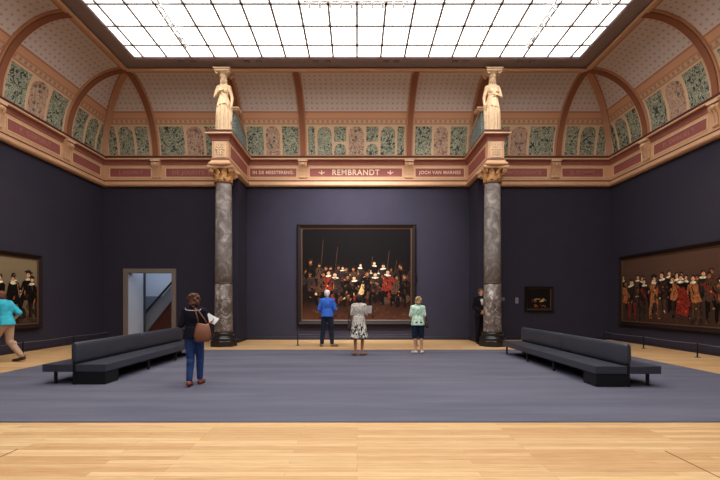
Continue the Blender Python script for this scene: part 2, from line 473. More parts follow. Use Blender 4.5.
# painted panels of leaf scrolls on the lower part of the cove
def panel(wall, u0, u1, t0, t1, kind, arch=False, top=0.0):
    t0, t1 = math.radians(t0), math.radians(t1)
    bm = bmesh.new(); n, mrow = 12, 8; rows = []
    for i in range(n+1):
        f = i/n; u = u0+(u1-u0)*f
        tt = t1
        if arch: tt = t1-math.radians(7)*(1-math.sqrt(max(0, 1-(2*f-1)**2)))
        rows.append([cove_pt(wall, u, t0+(tt-t0)*k/mrow, .008) for k in range(mrow+1)])
    grid_surface(bm, rows)
    o = struct(link('painted_panel', bm, {'g': GREENP, 'r': REDP}[kind], ceiling, True))
    # thin painted border
    bm = bmesh.new(); w = .035
    edge = [rows[0][k] for k in range(mrow+1)]+[rows[i][mrow] for i in range(1, n+1)]+[rows[n][k] for k in range(mrow-1, -1, -1)]
    tube(bm, edge, .016, 6)
    struct(link('panel_border', bm, TANL, o))
def bay(wall, u0, u1, spec):
    tot = sum(w for w, *_ in spec); g = .062; L = (u1-u0)-g*(len(spec)+1); u = u0+g
    for w, k, a in spec:
        du = L*w/tot
        if k == 's':
            panel(wall, u, u+du, 2.2, 13.2, 'g', True); panel(wall, u, u+du, 14.6, 29, 'g')
        else: panel(wall, u, u+du, 2.2, 29, k, a)
        u += du+g
bay('back', -1.94, 1.88, [(.5, 'g', 0), (1, 'g', 1), (.85, 's', 0), (1.05, 'r', 1), (.85, 's', 0), (1, 'g', 1), (.5, 'g', 0)])
for s in (-1, 1):
    a, b = sorted((s*2.15, s*4.27)); bay('back', a, b, [(1.1, 'g', 0), (.95, 'r', 1), (1.1, 'g', 0)])
    a, b = sorted((s*4.78, s*7.6)); bay('back', a, b, [(1.1, 'g', 0), (.75, 'r', 1), (1.1, 'g', 0)])
    a, b = sorted((s*7.9, s*9.6)); sp = [(.6, 'g', 0), (1, 'g', 1), (.85, 'g', 0)]
    bay('back', a, b, sp if s < 0 else sp[::-1])
for w in ('left', 'right'):
    bay(w, 13.93, 15.62, [(.95, 'g', 0), (1, 'g', 1), (.5, 'g', 0)])
    bay(w, 11.22, 13.6, [(1, 'g', 0), (.95, 'r', 1), (1, 'g', 0)])
    bay(w, 8.52, 10.88, [(1, 'g', 0), (.95, 'r', 1), (1, 'g', 0)])
    bay(w, 5.82, 8.18, [(1, 'g', 0), (.95, 'r', 1), (1, 'g', 0)])
# ribs
def rib(wall, u, n, w=.27, h=.10):
    bm = bmesh.new()
    for (hw, l0, l1, mi) in ((w/2, -.02, h*.6, 0), (w/2*.68, h*.5, h, 1)):
        rows = []
        for i in range(25):
            t = PI/2*i/24
            rows.append([cove_pt(wall, u-hw, t, l0), cove_pt(wall, u-hw, t, l1), cove_pt(wall, u+hw, t, l1), cove_pt(wall, u+hw, t, l0)])
        grid_surface(bm, rows, True, mi, True)
    struct(link('trim_%d' % n, bm, [RIB, mat('brown rib face', (146, 92, 66), .65, .25)]))
n = 20
for u in (-7.72, -4.5, -2.07, 2.0, 4.5, 7.72):
    rib('back', u, n, .44 if abs(u) == 4.5 else .27); n += 1
for w in ('left', 'right'):
    for u in (13.755, 11.05, 8.35, 5.65): rib(w, u, n); n += 1
for s in (-1, 1):   # groin ribs at the corners
    bm = bmesh.new(); rows = []
    for i in range(25):
        t = PI/2*i/24; o, z = curve(t); nx, nz = math.cos(t)*CH, -math.sin(t)*CO; l = math.hypot(nx, nz)
        pts = []
        for side, lf in ((-.1, -.03), (-.1, .10), (.1, .10), (.1, -.03)):
            oo = o+lf*nx/l; zz = z+lf*nz/l
            pts.append((s*(XC-oo)+s*side*.7, YC-oo-side*.7, zz))
        rows.append(pts)
    grid_surface(bm, rows, True, 0, True)
    struct(link('trim_%d' % n, bm, RIB)); n += 1
# raised panel walls and ledges above the cross walls, behind the statues
for s, nm in ((-1, 'trim_2'), (1, 'trim_3')):
    xs = sorted((s*4.29+DXS, s*4.70+DXS)); prof = [(14.3, 7.03), (14.3, 8.12)]
    for i in range(0, 13):
        t = math.radians(20)*(1-i/12); o, z = curve(t); prof.append((YC-o+.02, z))
    bm = bmesh.new()
    grid_surface(bm, [[(x, y, z) for y, z in prof] for x in xs], True, 0, True)
    e = s*4.495+DXS
    box(bm, e-.34, e+.34, 14.16, 14.5, 8.09, 8.14, 1); box(bm, e-.38, e+.38, 14.12, 14.54, 8.14, 8.20, 1)
    tube(bm, [(e-.225, 14.5, 8.10), (e-.225, 15.64, 7.81)], .03, 8, 1); tube(bm, [(e+.225, 14.5, 8.10), (e+.225, 15.64, 7.81)], .03, 8, 1)
    struct(link(nm, bm, [TILEP, TANL]))
# moulding at the head of the cove
cpath = [(-XC+CO, Y0), (-XC+CO, YC-CO), (XC-CO, YC-CO), (XC-CO, Y0)]
bm = bmesh.new()
sweep(bm, cpath, [(-.08, 9.20), (.03, 9.20), (.06, 9.23), (.06, 9.275), (.03, 9.285), (-.08, 9.285)], 0)
sweep(bm, cpath, [(-.08, 9.283), (.02, 9.283), (.02, 9.315), (-.08, 9.315)], 1)
sweep(bm, cpath, [(-.15, 9.31), (.46, 9.31), (.53, 9.335), (.55, 9.36), (.55, 9.62), (-.15, 9.62)], 2)
struct(link('trim_4', bm, [TAN, DKRED, FRAMEGREY]))

# ------------------------------------------------------------------ skylight
LX = XC-CO-.55; LY1 = YC-CO-.55; LY0 = 2.0; LZ = 9.365
m = bpy.data.materials.new('luminous skylight glass'); m.use_nodes = True
N = m.node_tree.nodes; N.remove(N['Principled BSDF'])
em = N.new('ShaderNodeEmission'); em.inputs['Color'].default_value = (1, .985, .965, 1); em.inputs['Strength'].default_value = 4.5
m.node_tree.links.new(em.outputs[0], N['Material Output'].inputs['Surface'])
bm = bmesh.new(); box(bm, -LX, LX, LY0, LY1, LZ+.02, LZ+.05)
sky = struct(link('window_1', bm, m))
bm = bmesh.new(); bw = .032
k = -9
while k <= 9:
    x = k*.765
    box(bm, x-bw, x+bw, LY0, LY1, LZ-.02, LZ+.03); k += 1
yy = [12.60]
while yy[-1] > LY0+.9: yy.append(yy[-1]-.88)
for y in yy: box(bm, -LX, LX, y-bw, y+bw, LZ-.02, LZ+.03)
struct(link('glazing_bars', bm, mat('grey glazing bar', (196, 192, 190), .5, .4), sky))
# small dark air slots in the frame
for i, px in enumerate((181, 193, 247, 259, 315.5, 328, 386, 396.5, 455, 466, 520, 532)):
    y = 13.36; x = X_(px, y); bm = bmesh.new()
    box(bm, x-.085, x+.085, y-.05, y+.05, 9.296, 9.312)
    for q in (-.03, 0, .03): box(bm, x-.075, x+.075, y+q-.006, y+q+.006, 9.288, 9.298, 1)
    o = link('air_vent', bm, [BLACK, FRAMEGREY])
    side = ['leftmost', 'second from the left', 'third from the left', 'fourth from the left', 'fifth from the left', 'sixth from the left',
            'sixth from the right', 'fifth from the right', 'fourth from the right', 'third from the right', 'second from the right', 'rightmost'][i]
    tag(o, 'small dark slot vent in the far skylight frame, %s of the row' % side, 'vent', 'slot vents in the skylight frame')

# ------------------------------------------------------------------ lamps on tracks under the skylight
WHITE = mat('white lamp enamel', (238, 236, 232), .4, .4)
def track(pts, label):
    (x0, y0), (x1, y1) = pts; z = 9.22
    bm = bmesh.new()
    w = .02
    if abs(x1-x0) > abs(y1-y0): box(bm, min(x0, x1), max(x0, x1), y0-w, y0+w, z-.02, z+.02)
    else: box(bm, x0-w, x0+w, min(y0, y1), max(y0, y1), z-.02, z+.02)
    n = 3
    for i in range(n):
        f = (i+.5)/n; x = x0+(x1-x0)*f; y = y0+(y1-y0)*f
        cap(bm, (x, y, z), (x, y, LZ+.01), .006, .006, 8)
    tag(link('lighting_track', bm, WHITE), label, 'track')
SPOTS = []
def spot(x, y, aim, label, group):
    e = empty('spotlight', (x, y, 9.20), label, 'spotlight', group)
    bm = bmesh.new(); box(bm, -.02, .02, -.045, .045, -.035, 0); cap(bm, (0, 0, -.03), (0, 0, -.06), .010, .010, 8)
    link('arm', bm, WHITE, e)
    d = (Vector(aim)-Vector((x, y, 9.12))).normalized()
    c = Vector((0, 0, -.085)); bm = bmesh.new()
    u, v = frame_of(d); rows = []
    for (q, r) in ((-.07, .02), (-.06, .032), (.03, .032), (.07, .04), (.07, .034), (.045, .025)):
        rows.append([c+d*q+u*(r*math.cos(2*PI*j/16))+v*(r*math.sin(2*PI*j/16)) for j in range(16)])
    grid_surface(bm, rows, True, 0, True)
    link('lamp_head', bm, WHITE, e)
    SPOTS.append((Vector((x, y, 9.20))+c+d*.10, Vector(aim)))
    return e
ORD = ['first', 'second', 'third', 'fourth', 'fifth', 'sixth', 'seventh', 'eighth', 'ninth', 'tenth']
track([(-1.38, 10.55), (1.32, 10.55)], 'white lighting track across the middle of the skylight')
for i in range(10):
    x = -1.22+i*.27
    spot(x, 10.55, (x*1.5, 15.7, 3.6), 'white spotlight on the middle track, %s from the left' % ORD[i], 'spotlights on the middle track')
for s, wd in ((-1, 'left'), (1, 'right')):
    track([(s*5.12, 10.2), (s*5.12, 12.4)], 'white lighting track running front to back under the %s side of the skylight' % wd)
    for i in range(7):
        y = 10.35+i*.31
        spot(s*5.12, y, (s*9.7, y-.5, 2) if i < 5 else (s*4.5, 13.6, 8.2), 'white spotlight on the %s side track, %s from the near end' % (wd, ORD[i]), 'spotlights on the %s track' % wd)
track([(6.05, 10.5), (6.65, 10.5)], 'short white lighting track at the right corner of the skylight')
for i, x in enumerate((6.2, 6.5)):
    spot(x, 10.5, (9.7, 12, 2), 'white spotlight on the short corner track, %s one' % ('left', 'right')[i], 'spotlights on the short track')

# ------------------------------------------------------------------ columns
M_UP = marble_mat('grey veined marble', (92, 82, 80), (140, 130, 124), (184, 174, 166), 3.2)
M_LO = marble_mat('mottled brown marble', (56, 44, 40), (106, 92, 84), (196, 184, 172), 3.6)
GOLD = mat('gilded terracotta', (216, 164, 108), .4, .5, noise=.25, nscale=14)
PLINTH = mat('black polished stone', (24, 22, 24), .3, .5)
def column(s, wd):
    e = empty('marble_column', (s*4.495+DXS, 13.72, 0), 'tall grey marble column with gilt capital under the %s statue' % wd, 'column', 'marble columns')
    bm = bmesh.new(); lathe(bm, [(.45, 0), (.45, .17), (.43, .19)], 8); link('plinth', bm, PLINTH, e)
    bm = bmesh.new()
    lathe(bm, [(.40, .188), (.415, .21), (.42, .25), (.41, .29), (.36, .31), (.335, .35), (.345, .38), (.36, .40), (.36, .44), (.33, .465), (.30, .48)], 40)
    link('base', bm, PLINTH, e, True)
    bm = bmesh.new(); lathe(bm, [(.30, .478), (.292, .52), (.285, 1.3), (.282, 2.07)], 40); link('lower_shaft', bm, M_LO, e, True)
    bm = bmesh.new(); lathe(bm, [(.284, 2.068), (.296, 2.08), (.298, 2.11), (.284, 2.125)], 40); link('shaft_ring', bm, mat('dark marble band', (84, 74, 70), .35, .4), e, True)
    bm = bmesh.new(); lathe(bm, [(.278, 2.123), (.275, 3), (.268, 4.2), (.258, 5.36), (.262, 5.40)], 40); link('upper_shaft', bm, M_UP, e, True)
    # leafy capital: ring, bell, two tiers of leaves, volutes, abacus
    cp = bmesh.new()
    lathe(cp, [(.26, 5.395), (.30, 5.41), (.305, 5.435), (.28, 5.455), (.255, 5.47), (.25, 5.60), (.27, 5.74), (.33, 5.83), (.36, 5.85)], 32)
    c = link('capital', cp, mat('dark gilt bell', (128, 78, 46), .55, .4, noise=.2, nscale=12), e, True)  # bell in a darker gilt than the leaves
    bm = bmesh.new()
    for tier, (nn, z0, hh, out) in enumerate(((8, 5.46, .2, .16), (8, 5.50, .31, .20))):
        for k in range(nn):
            a = 2*PI*(k+.5*tier)/nn; rows = []
            for i in range(9):
                f = i/8
                r = .262+out*(f**2.4); z = z0+hh*math.sin(f*1.75)/math.sin(1.57)
                wdt = .095*math.sin(PI*min(1, .25+f*.75))**.6*(1-.15*(i % 2))
                row = []
                for q in (-1, -.5, 0, .5, 1):
                    rr = r+.022*(1-abs(q)); aa = a+q*wdt/max(r, .2)
                    row.append((rr*math.cos(aa), rr*math.sin(aa), z))
                rows.append(row)
            grid_surface(bm, rows)
    o = link('acanthus_leaves', bm, GOLD, c, True)
    so = o.modifiers.new('s', 'SOLIDIFY'); so.thickness = .012
    bm = bmesh.new()
    for k in range(4):
        a = PI/4+k*PI/2
        for sg in (-1, 1):
            pts = []
            for i in range(22):
                th = i/21*2.6*PI; r = .075*(1-i/24)
                rr = .45+r*math.cos(th+PI*.6); pts.append((rr*math.cos(a+sg*.07), rr*math.sin(a+sg*.07), 5.77+r*math.sin(th+PI*.6)))
            tube(bm, pts, .02, 8)
    link('volutes', bm, GOLD, c, True)
    bm = bmesh.new(); rows = []
    for z, sc_ in ((5.845, .94), (5.87, 1.0), (5.90, 1.02), (5.925, .98)):
        row = []
        for k in range(4):
            for i in range(8):
                f = i/8; a0 = PI/4+k*PI/2; a1 = a0+PI/2
                p0 = Vector((math.cos(a0), math.sin(a0)))*.58; p1 = Vector((math.cos(a1), math.sin(a1)))*.58
                q = p0.lerp(p1, f); q *= (1-.16*math.sin(PI*f))*sc_
                row.append((q.x, q.y, z))
        rows.append(row)
    grid_surface(bm, rows, True, 0, True)
    link('abacus', bm, TANL, c)
    return e
column(-1, 'left'); column(1, 'right')

# ------------------------------------------------------------------ hands, bodies, people
def hand(bm, w, d, n, curl=.5, side=1, k=1.0):
    """palm, four fingers and a thumb; d = pointing direction, n = palm side, side = +1 thumb towards d x n"""
    w = Vector(w); d = Vector(d).normalized(); n = Vector(n); n = (n-d*n.dot(d)).normalized(); s = d.cross(n).normalized()*side
    for q in (-.028, -.010, .010, .028):
        cap(bm, w+d*.012*k+s*q*.7*k, w+d*.085*k+s*q*k, .014*k, .013*k, 10)
    for q, L in ((.031, .070), (.0105, .079), (-.0105, .073), (-.031, .057)):
        p = w+d*.085*k+s*q*k; a = d+s*q*3; a.normalize()
        bends = (curl*.5, curl*1.1, curl*1.5); ln = (L*.45, L*.32, L*.23); r = .0088
        for b, l in zip(bends, ln):
            v = (a*math.cos(b)+n*math.sin(b)); p2 = p+v*l*k
            cap(bm, p, p2, r*k, (r-.0008)*k, 8); p = p2; r -= .0008
    p = w+d*.025*k+s*.03*k; v = (d*.7+s*.7+n*.25).normalized(); p2 = p+v*.045*k
    cap(bm, p, p2, .012*k, .0105*k, 8)
    v = (d*.9+s*.25+n*.4*max(.3, curl)).normalized(); cap(bm, p2, p2+v*.033*k, .0105*k, .0085*k, 8)

def J(**kw):
    """joints of a 1.75 m figure standing at the origin, facing +Y"""
    j = dict(head=(0, .015, 1.635), tilt=(0, 0, 0), neck=(0, -.005, 1.47), chest=(0, 0, 1.30), waist=(0, .005, 1.10), hip=(0, 0, .95),
             sl=(-.178, 0, 1.425), sr=(.178, 0, 1.425), el=(-.235, -.03, 1.13), er=(.235, -.03, 1.13),
             wl=(-.235, .06, .88), wr=(.235, .06, .88), hl=(-.09, 0, .91), hr=(.09, 0, .91),
             kl=(-.105, .015, .50), kr=(.105, .015, .50), al=(-.11, -.02, .085), ar=(.11, -.02, .085),
             tl=(-.14, .17, .03), tr=(.14, .17, .03), hdl=(0, .1, -1), hdr=(0, .1, -1), hnl=(1, 0, 0), hnr=(-1, 0, 0), cl=.5, cr=.5,
             belly=1.0, bust=0.0, hipw=1.0, shw=1.0)
    j.update(kw); return j
def lerp(a, b, f): return Vector(a).lerp(Vector(b), f)
def torso(bm, j, g=0.0, top=True):
    h = j['hipw']; b = j['belly']
    ell(bm, Vector(j['chest'])+Vector((0, -.005, .03)), (.158+g, .105+g, .17+g))
    ell(bm, j['waist'], (.138*b+g, .098*b+g, .17+g))
    ell(bm, Vector(j['hip'])+Vector((0, -.015, 0)), (.165*h+g, .115*h+g, .13+g))
    cap(bm, lerp(j['sl'], j['neck'], .12), lerp(j['sl'], j['neck'], .8), .056+g, .06+g)
    cap(bm, lerp(j['sr'], j['neck'], .12), lerp(j['sr'], j['neck'], .8), .056+g, .06+g)
    cap(bm, Vector(j['chest'])+Vector((-.08, -.01, .09)), Vector(j['waist'])+Vector((-.05, 0, 0)), .085+g, .08+g)
    cap(bm, Vector(j['chest'])+Vector((.08, -.01, .09)), Vector(j['waist'])+Vector((.05, 0, 0)), .085+g, .08+g)
    if j['bust']:
        for q in (-.075, .075): ell(bm, Vector(j['chest'])+Vector((q, .085, -.01)), (.065+g, .06+g, .065+g))
def body_mesh(j):
    bm = bmesh.new(); torso(bm, j)
    cap(bm, j['neck'], Vector(j['head'])-Vector((0, .02, .06)), .056, .05)
    R = Euler(j['tilt']).to_matrix(); H = Vector(j['head'])
    ell(bm, H+R@Vector((0, -.008, .025)), (.074, .092, .088), j['tilt'])
    ell(bm, H+R@Vector((0, .015, -.035)), (.057, .07, .078), j['tilt'])
    cap(bm, H+R@Vector((0, .088, .012)), H+R@Vector((0, .108, -.028)), .010, .014, 8)         # nose
    for s in (-1, 1):
        ell(bm, H+R@Vector((s*.076, -.008, -.005)), (.011, .020, .031), j['tilt'], 12)           # ears
    cap(bm, H+R@Vector((-.02, .083, -.062)), H+R@Vector((.02, .083, -.062)), .009, .009, 8)   # lips
    ell(bm, H+R@Vector((0, .07, -.095)), (.026, .022, .022), j['tilt'], 12)                    # chin
    for s, a, b, c, hd, hn, cu in (('l', 'sl', 'el', 'wl', 'hdl', 'hnl', 'cl'), ('r', 'sr', 'er', 'wr', 'hdr', 'hnr', 'cr')):
        cap(bm, j[a], j[b], .054, .040); cap(bm, j[b], j[c], .041, .027)
        ell(bm, j[a], (.06, .06, .065))
        cap(bm, j[c], Vector(j[c])+Vector(j[hd]).normalized()*.03, .026, .024)
        hand(bm, Vector(j[c])+Vector(j[hd]).normalized()*.01, j[hd], j[hn], j[cu], -1 if s == 'l' else 1)
    for a, b, c, t in (('hl', 'kl', 'al', 'tl'), ('hr', 'kr', 'ar', 'tr')):
        cap(bm, j[a], j[b], .085*j['hipw'], .055); cap(bm, lerp(j[b], j[c], 0), lerp(j[b], j[c], 1), .053, .036)
        m_ = lerp(j[b], j[c], .28); cap(bm, m_+Vector((0, -.018, .05)), m_+Vector((0, -.014, -.06)), .048, .042)
        cap(bm, Vector(j[c])+Vector((0, -.035, -.045)), Vector(j[t])+Vector((0, -.05, .0)), .036, .032)
        cap(bm, Vector(j[t])+Vector((0, -.05, 0)), Vector(j[t])+Vector((0, .035, -.006)), .034, .02)
    return bm
SKIN = mat('skin', (205, 150, 122), .55, .3, noise=.05, nscale=20)
SKINTAN = mat('tanned skin', (176, 118, 90), .55, .3, noise=.05, nscale=20)
def sleeve(bm, j, s, upto, g):
    a, b, c = ('sl', 'el', 'wl') if s == 'l' else ('sr', 'er', 'wr')
    ell(bm, j[a], (.06+g, .06+g, .065+g))
    if upto <= 1: cap(bm, j[a], lerp(j[a], j[b], upto), .054+g, .046+g)
    else:
        cap(bm, j[a], j[b], .054+g, .043+g); cap(bm, j[b], lerp(j[b], j[c], upto-1), .043+g, .033+g)
def top_mesh(j, g=.014, upto=.6, hem=None):
    bm = bmesh.new(); torso(bm, j, g); sleeve(bm, j, 'l', upto, g); sleeve(bm, j, 'r', upto, g)
    if hem:                 # loose hem over the hips
        h = j['hipw']
        rows = []
        for f in (0, .25, .5, .75, 1):
            z = j['waist'][2]+.02+(hem-j['waist'][2]-.02)*f; c = lerp(j['waist'], j['hip'], min(1, f*1.2))
            rx = (.15+.035*f)*h+g; ry = (.11+.03*f)*h+g
            rows.append([(c.x+rx*math.cos(2*PI*q/40)*(1+.03*f*math.sin(q*1.7)), c.y+ry*math.sin(2*PI*q/40)*(1+.03*f*math.sin(q*1.3)), z) for q in range(40)])
        grid_surface(bm, rows[::-1], True, 0, True)
        arms = [Vector(j[q]) for q in ('el', 'er', 'wl', 'wr')]
        for v in bm.verts:
            if v.co.z < hem and min((v.co-q).length for q in arms) > .09 and abs(v.co.x) < .22: v.co.z = hem
    return bm
def pants_mesh(j, upto=2.0, g=.014):
    bm = bmesh.new(); h = j['hipw']
    ell(bm, Vector(j['hip'])+Vector((0, -.015, 0)), (.165*h+g, .115*h+g, .12+g))
    lathe(bm, [(.145*h+g, -.03), (.143*h+g, .10)], 28, Vector(j['hip'])+Vector((0, -.005, 0)), 0, .72)
    for a, b, c in (('hl', 'kl', 'al'), ('hr', 'kr', 'ar')):
        if upto <= 1: cap(bm, j[a], lerp(j[a], j[b], upto), .088*h+g, .07+g)
        else:
            cap(bm, j[a], j[b], .090*h+g, .064+g); e = lerp(j[b], j[c], upto-1)
            cap(bm, j[b], e, .064+g, .048+g)
            m_ = lerp(j[b], j[c], .28); cap(bm, m_+Vector((0, -.02, .05)), m_+Vector((0, -.016, -.06)), .05+g, .044+g)
    return bm
def shoe_mesh(j, s, g=.012):
    c, t = ('al', 'tl') if s == 'l' else ('ar', 'tr')
    bm = bmesh.new(); a = Vector(j[c]); b = Vector(j[t])
    cap(bm, a+Vector((0, -.04, -.04)), b+Vector((0, -.05, 0)), .036+g, .034+g, 12)
    cap(bm, b+Vector((0, -.05, 0)), b+Vector((0, .04, -.004)), .034+g, .024+g, 12)
    zmin = min(a.z-.085, b.z-.03)
    for v in bm.verts: v.co.z = max(v.co.z, zmin)
    return bm
def hair_mesh(j, style):
    R = Euler(j['tilt']).to_matrix(); H = Vector(j['head']); bm = bmesh.new()
    T = j['tilt']
    ell(bm, H+R@Vector((0, -.022, .038)), (.083, .095, .085), T)
    if style in ('short', 'cap'):
        ell(bm, H+R@Vector((0, -.045, -.002)), (.086, .074, .09), T)
        ell(bm, H+R@Vector((0, -.026, .042)), (.09, .1, .09), T)
    if style in ('bob', 'long', 'wavy'):
        ell(bm, H+R@Vector((0, -.048, -.02)), (.09, .07, .10), T)
        for s in (-1, 1): ell(bm, H+R@Vector((s*.072, -.02, -.03)), (.028, .055, .09), T)
    if style == 'long':
        for q in (-.06, -.03, 0, .03, .06):
            cap(bm, H+R@Vector((q, -.07, 0)), H+R@Vector((q*1.25, -.085, -.19-.02*math.cos(q*40))), .045, .03, 12)
    if style == 'wavy':
        rnd = random.Random(5)
        for k in range(44):
            a = rnd.uniform(0, 2*PI); b = rnd.uniform(-1.0, 1.2)
            p = Vector((.098*math.cos(a)*math.cos(b), -.035+.10*math.sin(a)*math.cos(b), .01+.115*math.sin(b)))
            if p.y > .02 and p.z < .06: continue
            ell(bm, H+R@p, (.03, .03, .03), None, 10)
    if style == 'bun':
        ell(bm, H+R@Vector((0, -.045, -.005)), (.077, .066, .08), T); ell(bm, H+R@Vector((0, -.11, .05)), (.045, .04, .045), T)
    return bm
def person(loc, rz, k, j, label, skin, hair, parts):
    """parts: list of (name, mesh builder result, material, voxel)"""
    e = empty('person', loc, label, 'person', None, rz); e.scale = (k, k, k)
    link_mesh('body', remeshed(body_mesh(j), .0065, 2), skin, e)
    link_mesh('hair', remeshed(hair_mesh(j, hair[0]), .009, 2), hair[1], e)
    R = Euler(j['tilt']).to_matrix(); H = Vector(j['head'])
    for s in (-1, 1):
        bm = bmesh.new(); c = H+R@Vector((s*.031, .0795, .004))
        ell(bm, c, (.0125, .009, .0075), tuple(j["tilt"]), 24, 0)
        f_ = R@Vector((0, 1, 0))
        for f in bm.faces:
            d = f.calc_center_median()-c
            if (d-f_*d.dot(f_)).length < .0058 and d.dot(f_) > 0: f.material_index = 1
        link('eye', bm, [mat('eye white', (225, 220, 212), .3), mat('dark iris', (40, 28, 22), .3)], e, True)
    for nm, me, mm in parts: link_mesh(nm, me, mm, e)
    return e
def garment(bm, voxel=.011, smooth=3): return remeshed(bm, voxel, smooth)
def shoes(e_parts, j, m):
    for s in 'lr': e_parts.append(('shoe', remeshed(shoe_mesh(j, s), .009, 1), m))
    return e_parts

def patterned(name, base, dark, thr, scale, z0=None, z1=None):
    m = bpy.data.materials.new(name); m.use_nodes = True
    nt = m.node_tree; N = nt.nodes; L = nt.links; b = N['Principled BSDF']; b.inputs['Roughness'].default_value = .85; b.inputs['Specular IOR Level'].default_value = .1
    tc = N.new('ShaderNodeTexCoord'); n = N.new('ShaderNodeTexNoise'); n.inputs['Scale'].default_value = scale; n.inputs['Detail'].default_value = 2; n.inputs['Distortion'].default_value = .8
    mp = N.new('ShaderNodeMapping'); mp.inputs['Scale'].default_value = (1, 1, .55)
    L.new(tc.outputs['Object'], mp.inputs['Vector']); L.new(mp.outputs['Vector'], n.inputs['Vector'])
    r = N.new('ShaderNodeValToRGB'); r.color_ramp.elements[0].position = thr-.03; r.color_ramp.elements[0].color = lin(*dark)
    r.color_ramp.elements[1].position = thr+.03; r.color_ramp.elements[1].color = lin(*base)
    L.new(n.outputs['Fac'], r.inputs['Fac']); L.new(r.outputs['Color'], b.inputs['Base Color'])
    return m

DENIM = mat('blue denim', (44, 62, 104), .85, .1, noise=.15, nscale=30)
NAVY = mat('dark navy denim', (34, 40, 58), .85, .1, noise=.12, nscale=30)
# 1 man in blue shirt, back to the camera
j = J(sl=(-.165, 0, 1.415), sr=(.165, 0, 1.415), el=(-.25, -.02, 1.16), er=(.25, -.01, 1.16), wl=(-.15, .17, 1.10), wr=(.16, .17, 1.12), hdl=(.9, .4, .05), hdr=(-.9, .4, .05), hnl=(0, -1, 0), hnr=(0, -1, 0),
      kl=(-.13, .02, .50), al=(-.17, -.01, .085), tl=(-.21, .17, .03), kr=(.12, .02, .5), ar=(.15, 0, .085), tr=(.30, .09, .03), belly=1.1)
P = [('shirt', garment(top_mesh(j, .018, 1.85, .93)), mat('cobalt blue cotton', (60, 104, 196), .85, .1, noise=.12, nscale=14)),
     ('trousers', garment(pants_mesh(j, 1.93)), NAVY)]
person((-.98, 13.5, 0), 0, 1.06, j, 'white-haired person in blue shirt and dark jeans facing the large central painting', SKIN,
       ('short', mat('white hair', (232, 226, 220), .7, .2)), shoes(P, j, mat('tan leather shoe', (120, 92, 70), .5)))
# 2 woman in patterned dress, holding a sheet
j = J(sl=(-.155, 0, 1.42), sr=(.155, 0, 1.42), el=(-.205, -.02, 1.15), er=(.215, .0, 1.16), wl=(-.19, .10, .95), wr=(.23, .21, 1.22), hdr=(.1, .5, .8), hnr=(-1, .2, 0), hdl=(.2, .5, -.8),
      bust=1, hipw=1.06, belly=1.02, al=(-.10, -.02, .085), ar=(.09, -.02, .085), tl=(-.17, .14, .03), tr=(.19, .13, .03))
def skirt(z0, z1, r0, r1, folds, amp, sy=.75, thick=True):
    bm = bmesh.new(); rows = []; n = 72
    for i in range(13):
        f = i/12; z = z0+(z1-z0)*f; r = r0+(r1-r0)*f**.8
        rows.append([((r+amp*f*math.sin(folds*2*PI*q/n+.4*math.sin(q)))*math.cos(2*PI*q/n), (r+amp*f*math.sin(folds*2*PI*q/n))*sy*math.sin(2*PI*q/n), z) for q in range(n)])
    inner = [[(x*.93, y*.93, z) for x, y, z in r] for r in rows[::-1]]
    grid_surface(bm, rows+inner, True, 0, True)
    return bm
bmS = skirt(.98, .50, .185, .25, 9, .016, .78)
mS = bpy.data.meshes.new('skirt'); bmesh.ops.recalc_face_normals(bmS, faces=bmS.faces[:]); bmS.to_mesh(mS); bmS.free()
P = [('dress_top', garment(top_mesh(j, .014, .85, .84)), patterned('grey beige print', (196, 188, 176), (140, 128, 116), .42, 26)),
     ('skirt', mS, patterned('bold leaf print', (226, 218, 204), (52, 46, 44), .50, 17))]
e2 = person((.05, 11.2, .017), 0, .945, j, 'dark-haired person in a beige dress with black leaf-print skirt, holding a white sheet', SKINTAN,
       ('bob', mat('black brown hair', (36, 28, 26), .6, .3)), shoes(P, j, mat('brown sandal leather', (128, 88, 66), .5)))
# 3 person in mint blouse
j = J(sl=(-.155, 0, 1.42), sr=(.155, 0, 1.42), el=(-.22, .02, 1.15), er=(.205, -.02, 1.15), wl=(-.12, .19, 1.08), wr=(.205, .09, .92), hdl=(.8, .5, .2), hnl=(0, -1, 0), bust=1, hipw=1.06, belly=1.1,
      kl=(-.09, .02, .50), kr=(.11, .03, .5), al=(-.06, -.02, .085), ar=(.12, 0, .085), tl=(-.15, .15, .03), tr=(.17, .17, .03), tilt=(0, 0, .35))
P = [('blouse', garment(top_mesh(j, .018, .9, .88)), patterned('mint print cotton', (200, 222, 200), (150, 184, 158), .45, 18)),
     ('shorts', garment(pants_mesh(j, .92, .02)), NAVY)]
person((1.72, 11.6, .017), 0, .91, j, 'blond person in mint green blouse and navy shorts standing right of the central painting', SKIN,
       ('wavy', mat('blond hair', (170, 136, 96), .6, .3)), shoes(P, j, mat('pale trainers', (196, 186, 176), .6)))
# 4 walking woman with brown bag
j = J(sl=(-.158, 0, 1.42), sr=(.158, 0, 1.42), el=(-.235, -.03, 1.16), er=(.22, .04, 1.15), wl=(-.17, .15, 1.08), wr=(.21, .27, 1.20), hdr=(.4, .9, .1), hnr=(-.3, 0, 1), hdl=(.7, .6, .1), hnl=(0, 0, 1),
      bust=1, hipw=1.02, hl=(-.085, 0, .91), kl=(-.06, -.02, .50), al=(-.045, -.17, .10), tl=(-.06, .02, .035),
      kr=(.085, .10, .51), ar=(.085, .09, .09), tr=(.11, .27, .035), cr=.9)
P = [('top', garment(top_mesh(j, .018, 1.0, .9)), mat('black jersey', (26, 24, 34), .85, .1, noise=.1)),
     ('jeans', garment(pants_mesh(j, 1.9, .010)), DENIM)]
bm = bmesh.new(); tube(bm, [(-.15, -.05, 1.475), (-.12, -.088, 1.45), (-.04, -.112, 1.44), (.04, -.112, 1.44), (.12, -.10, 1.44), (.15, -.05, 1.47)], .008)
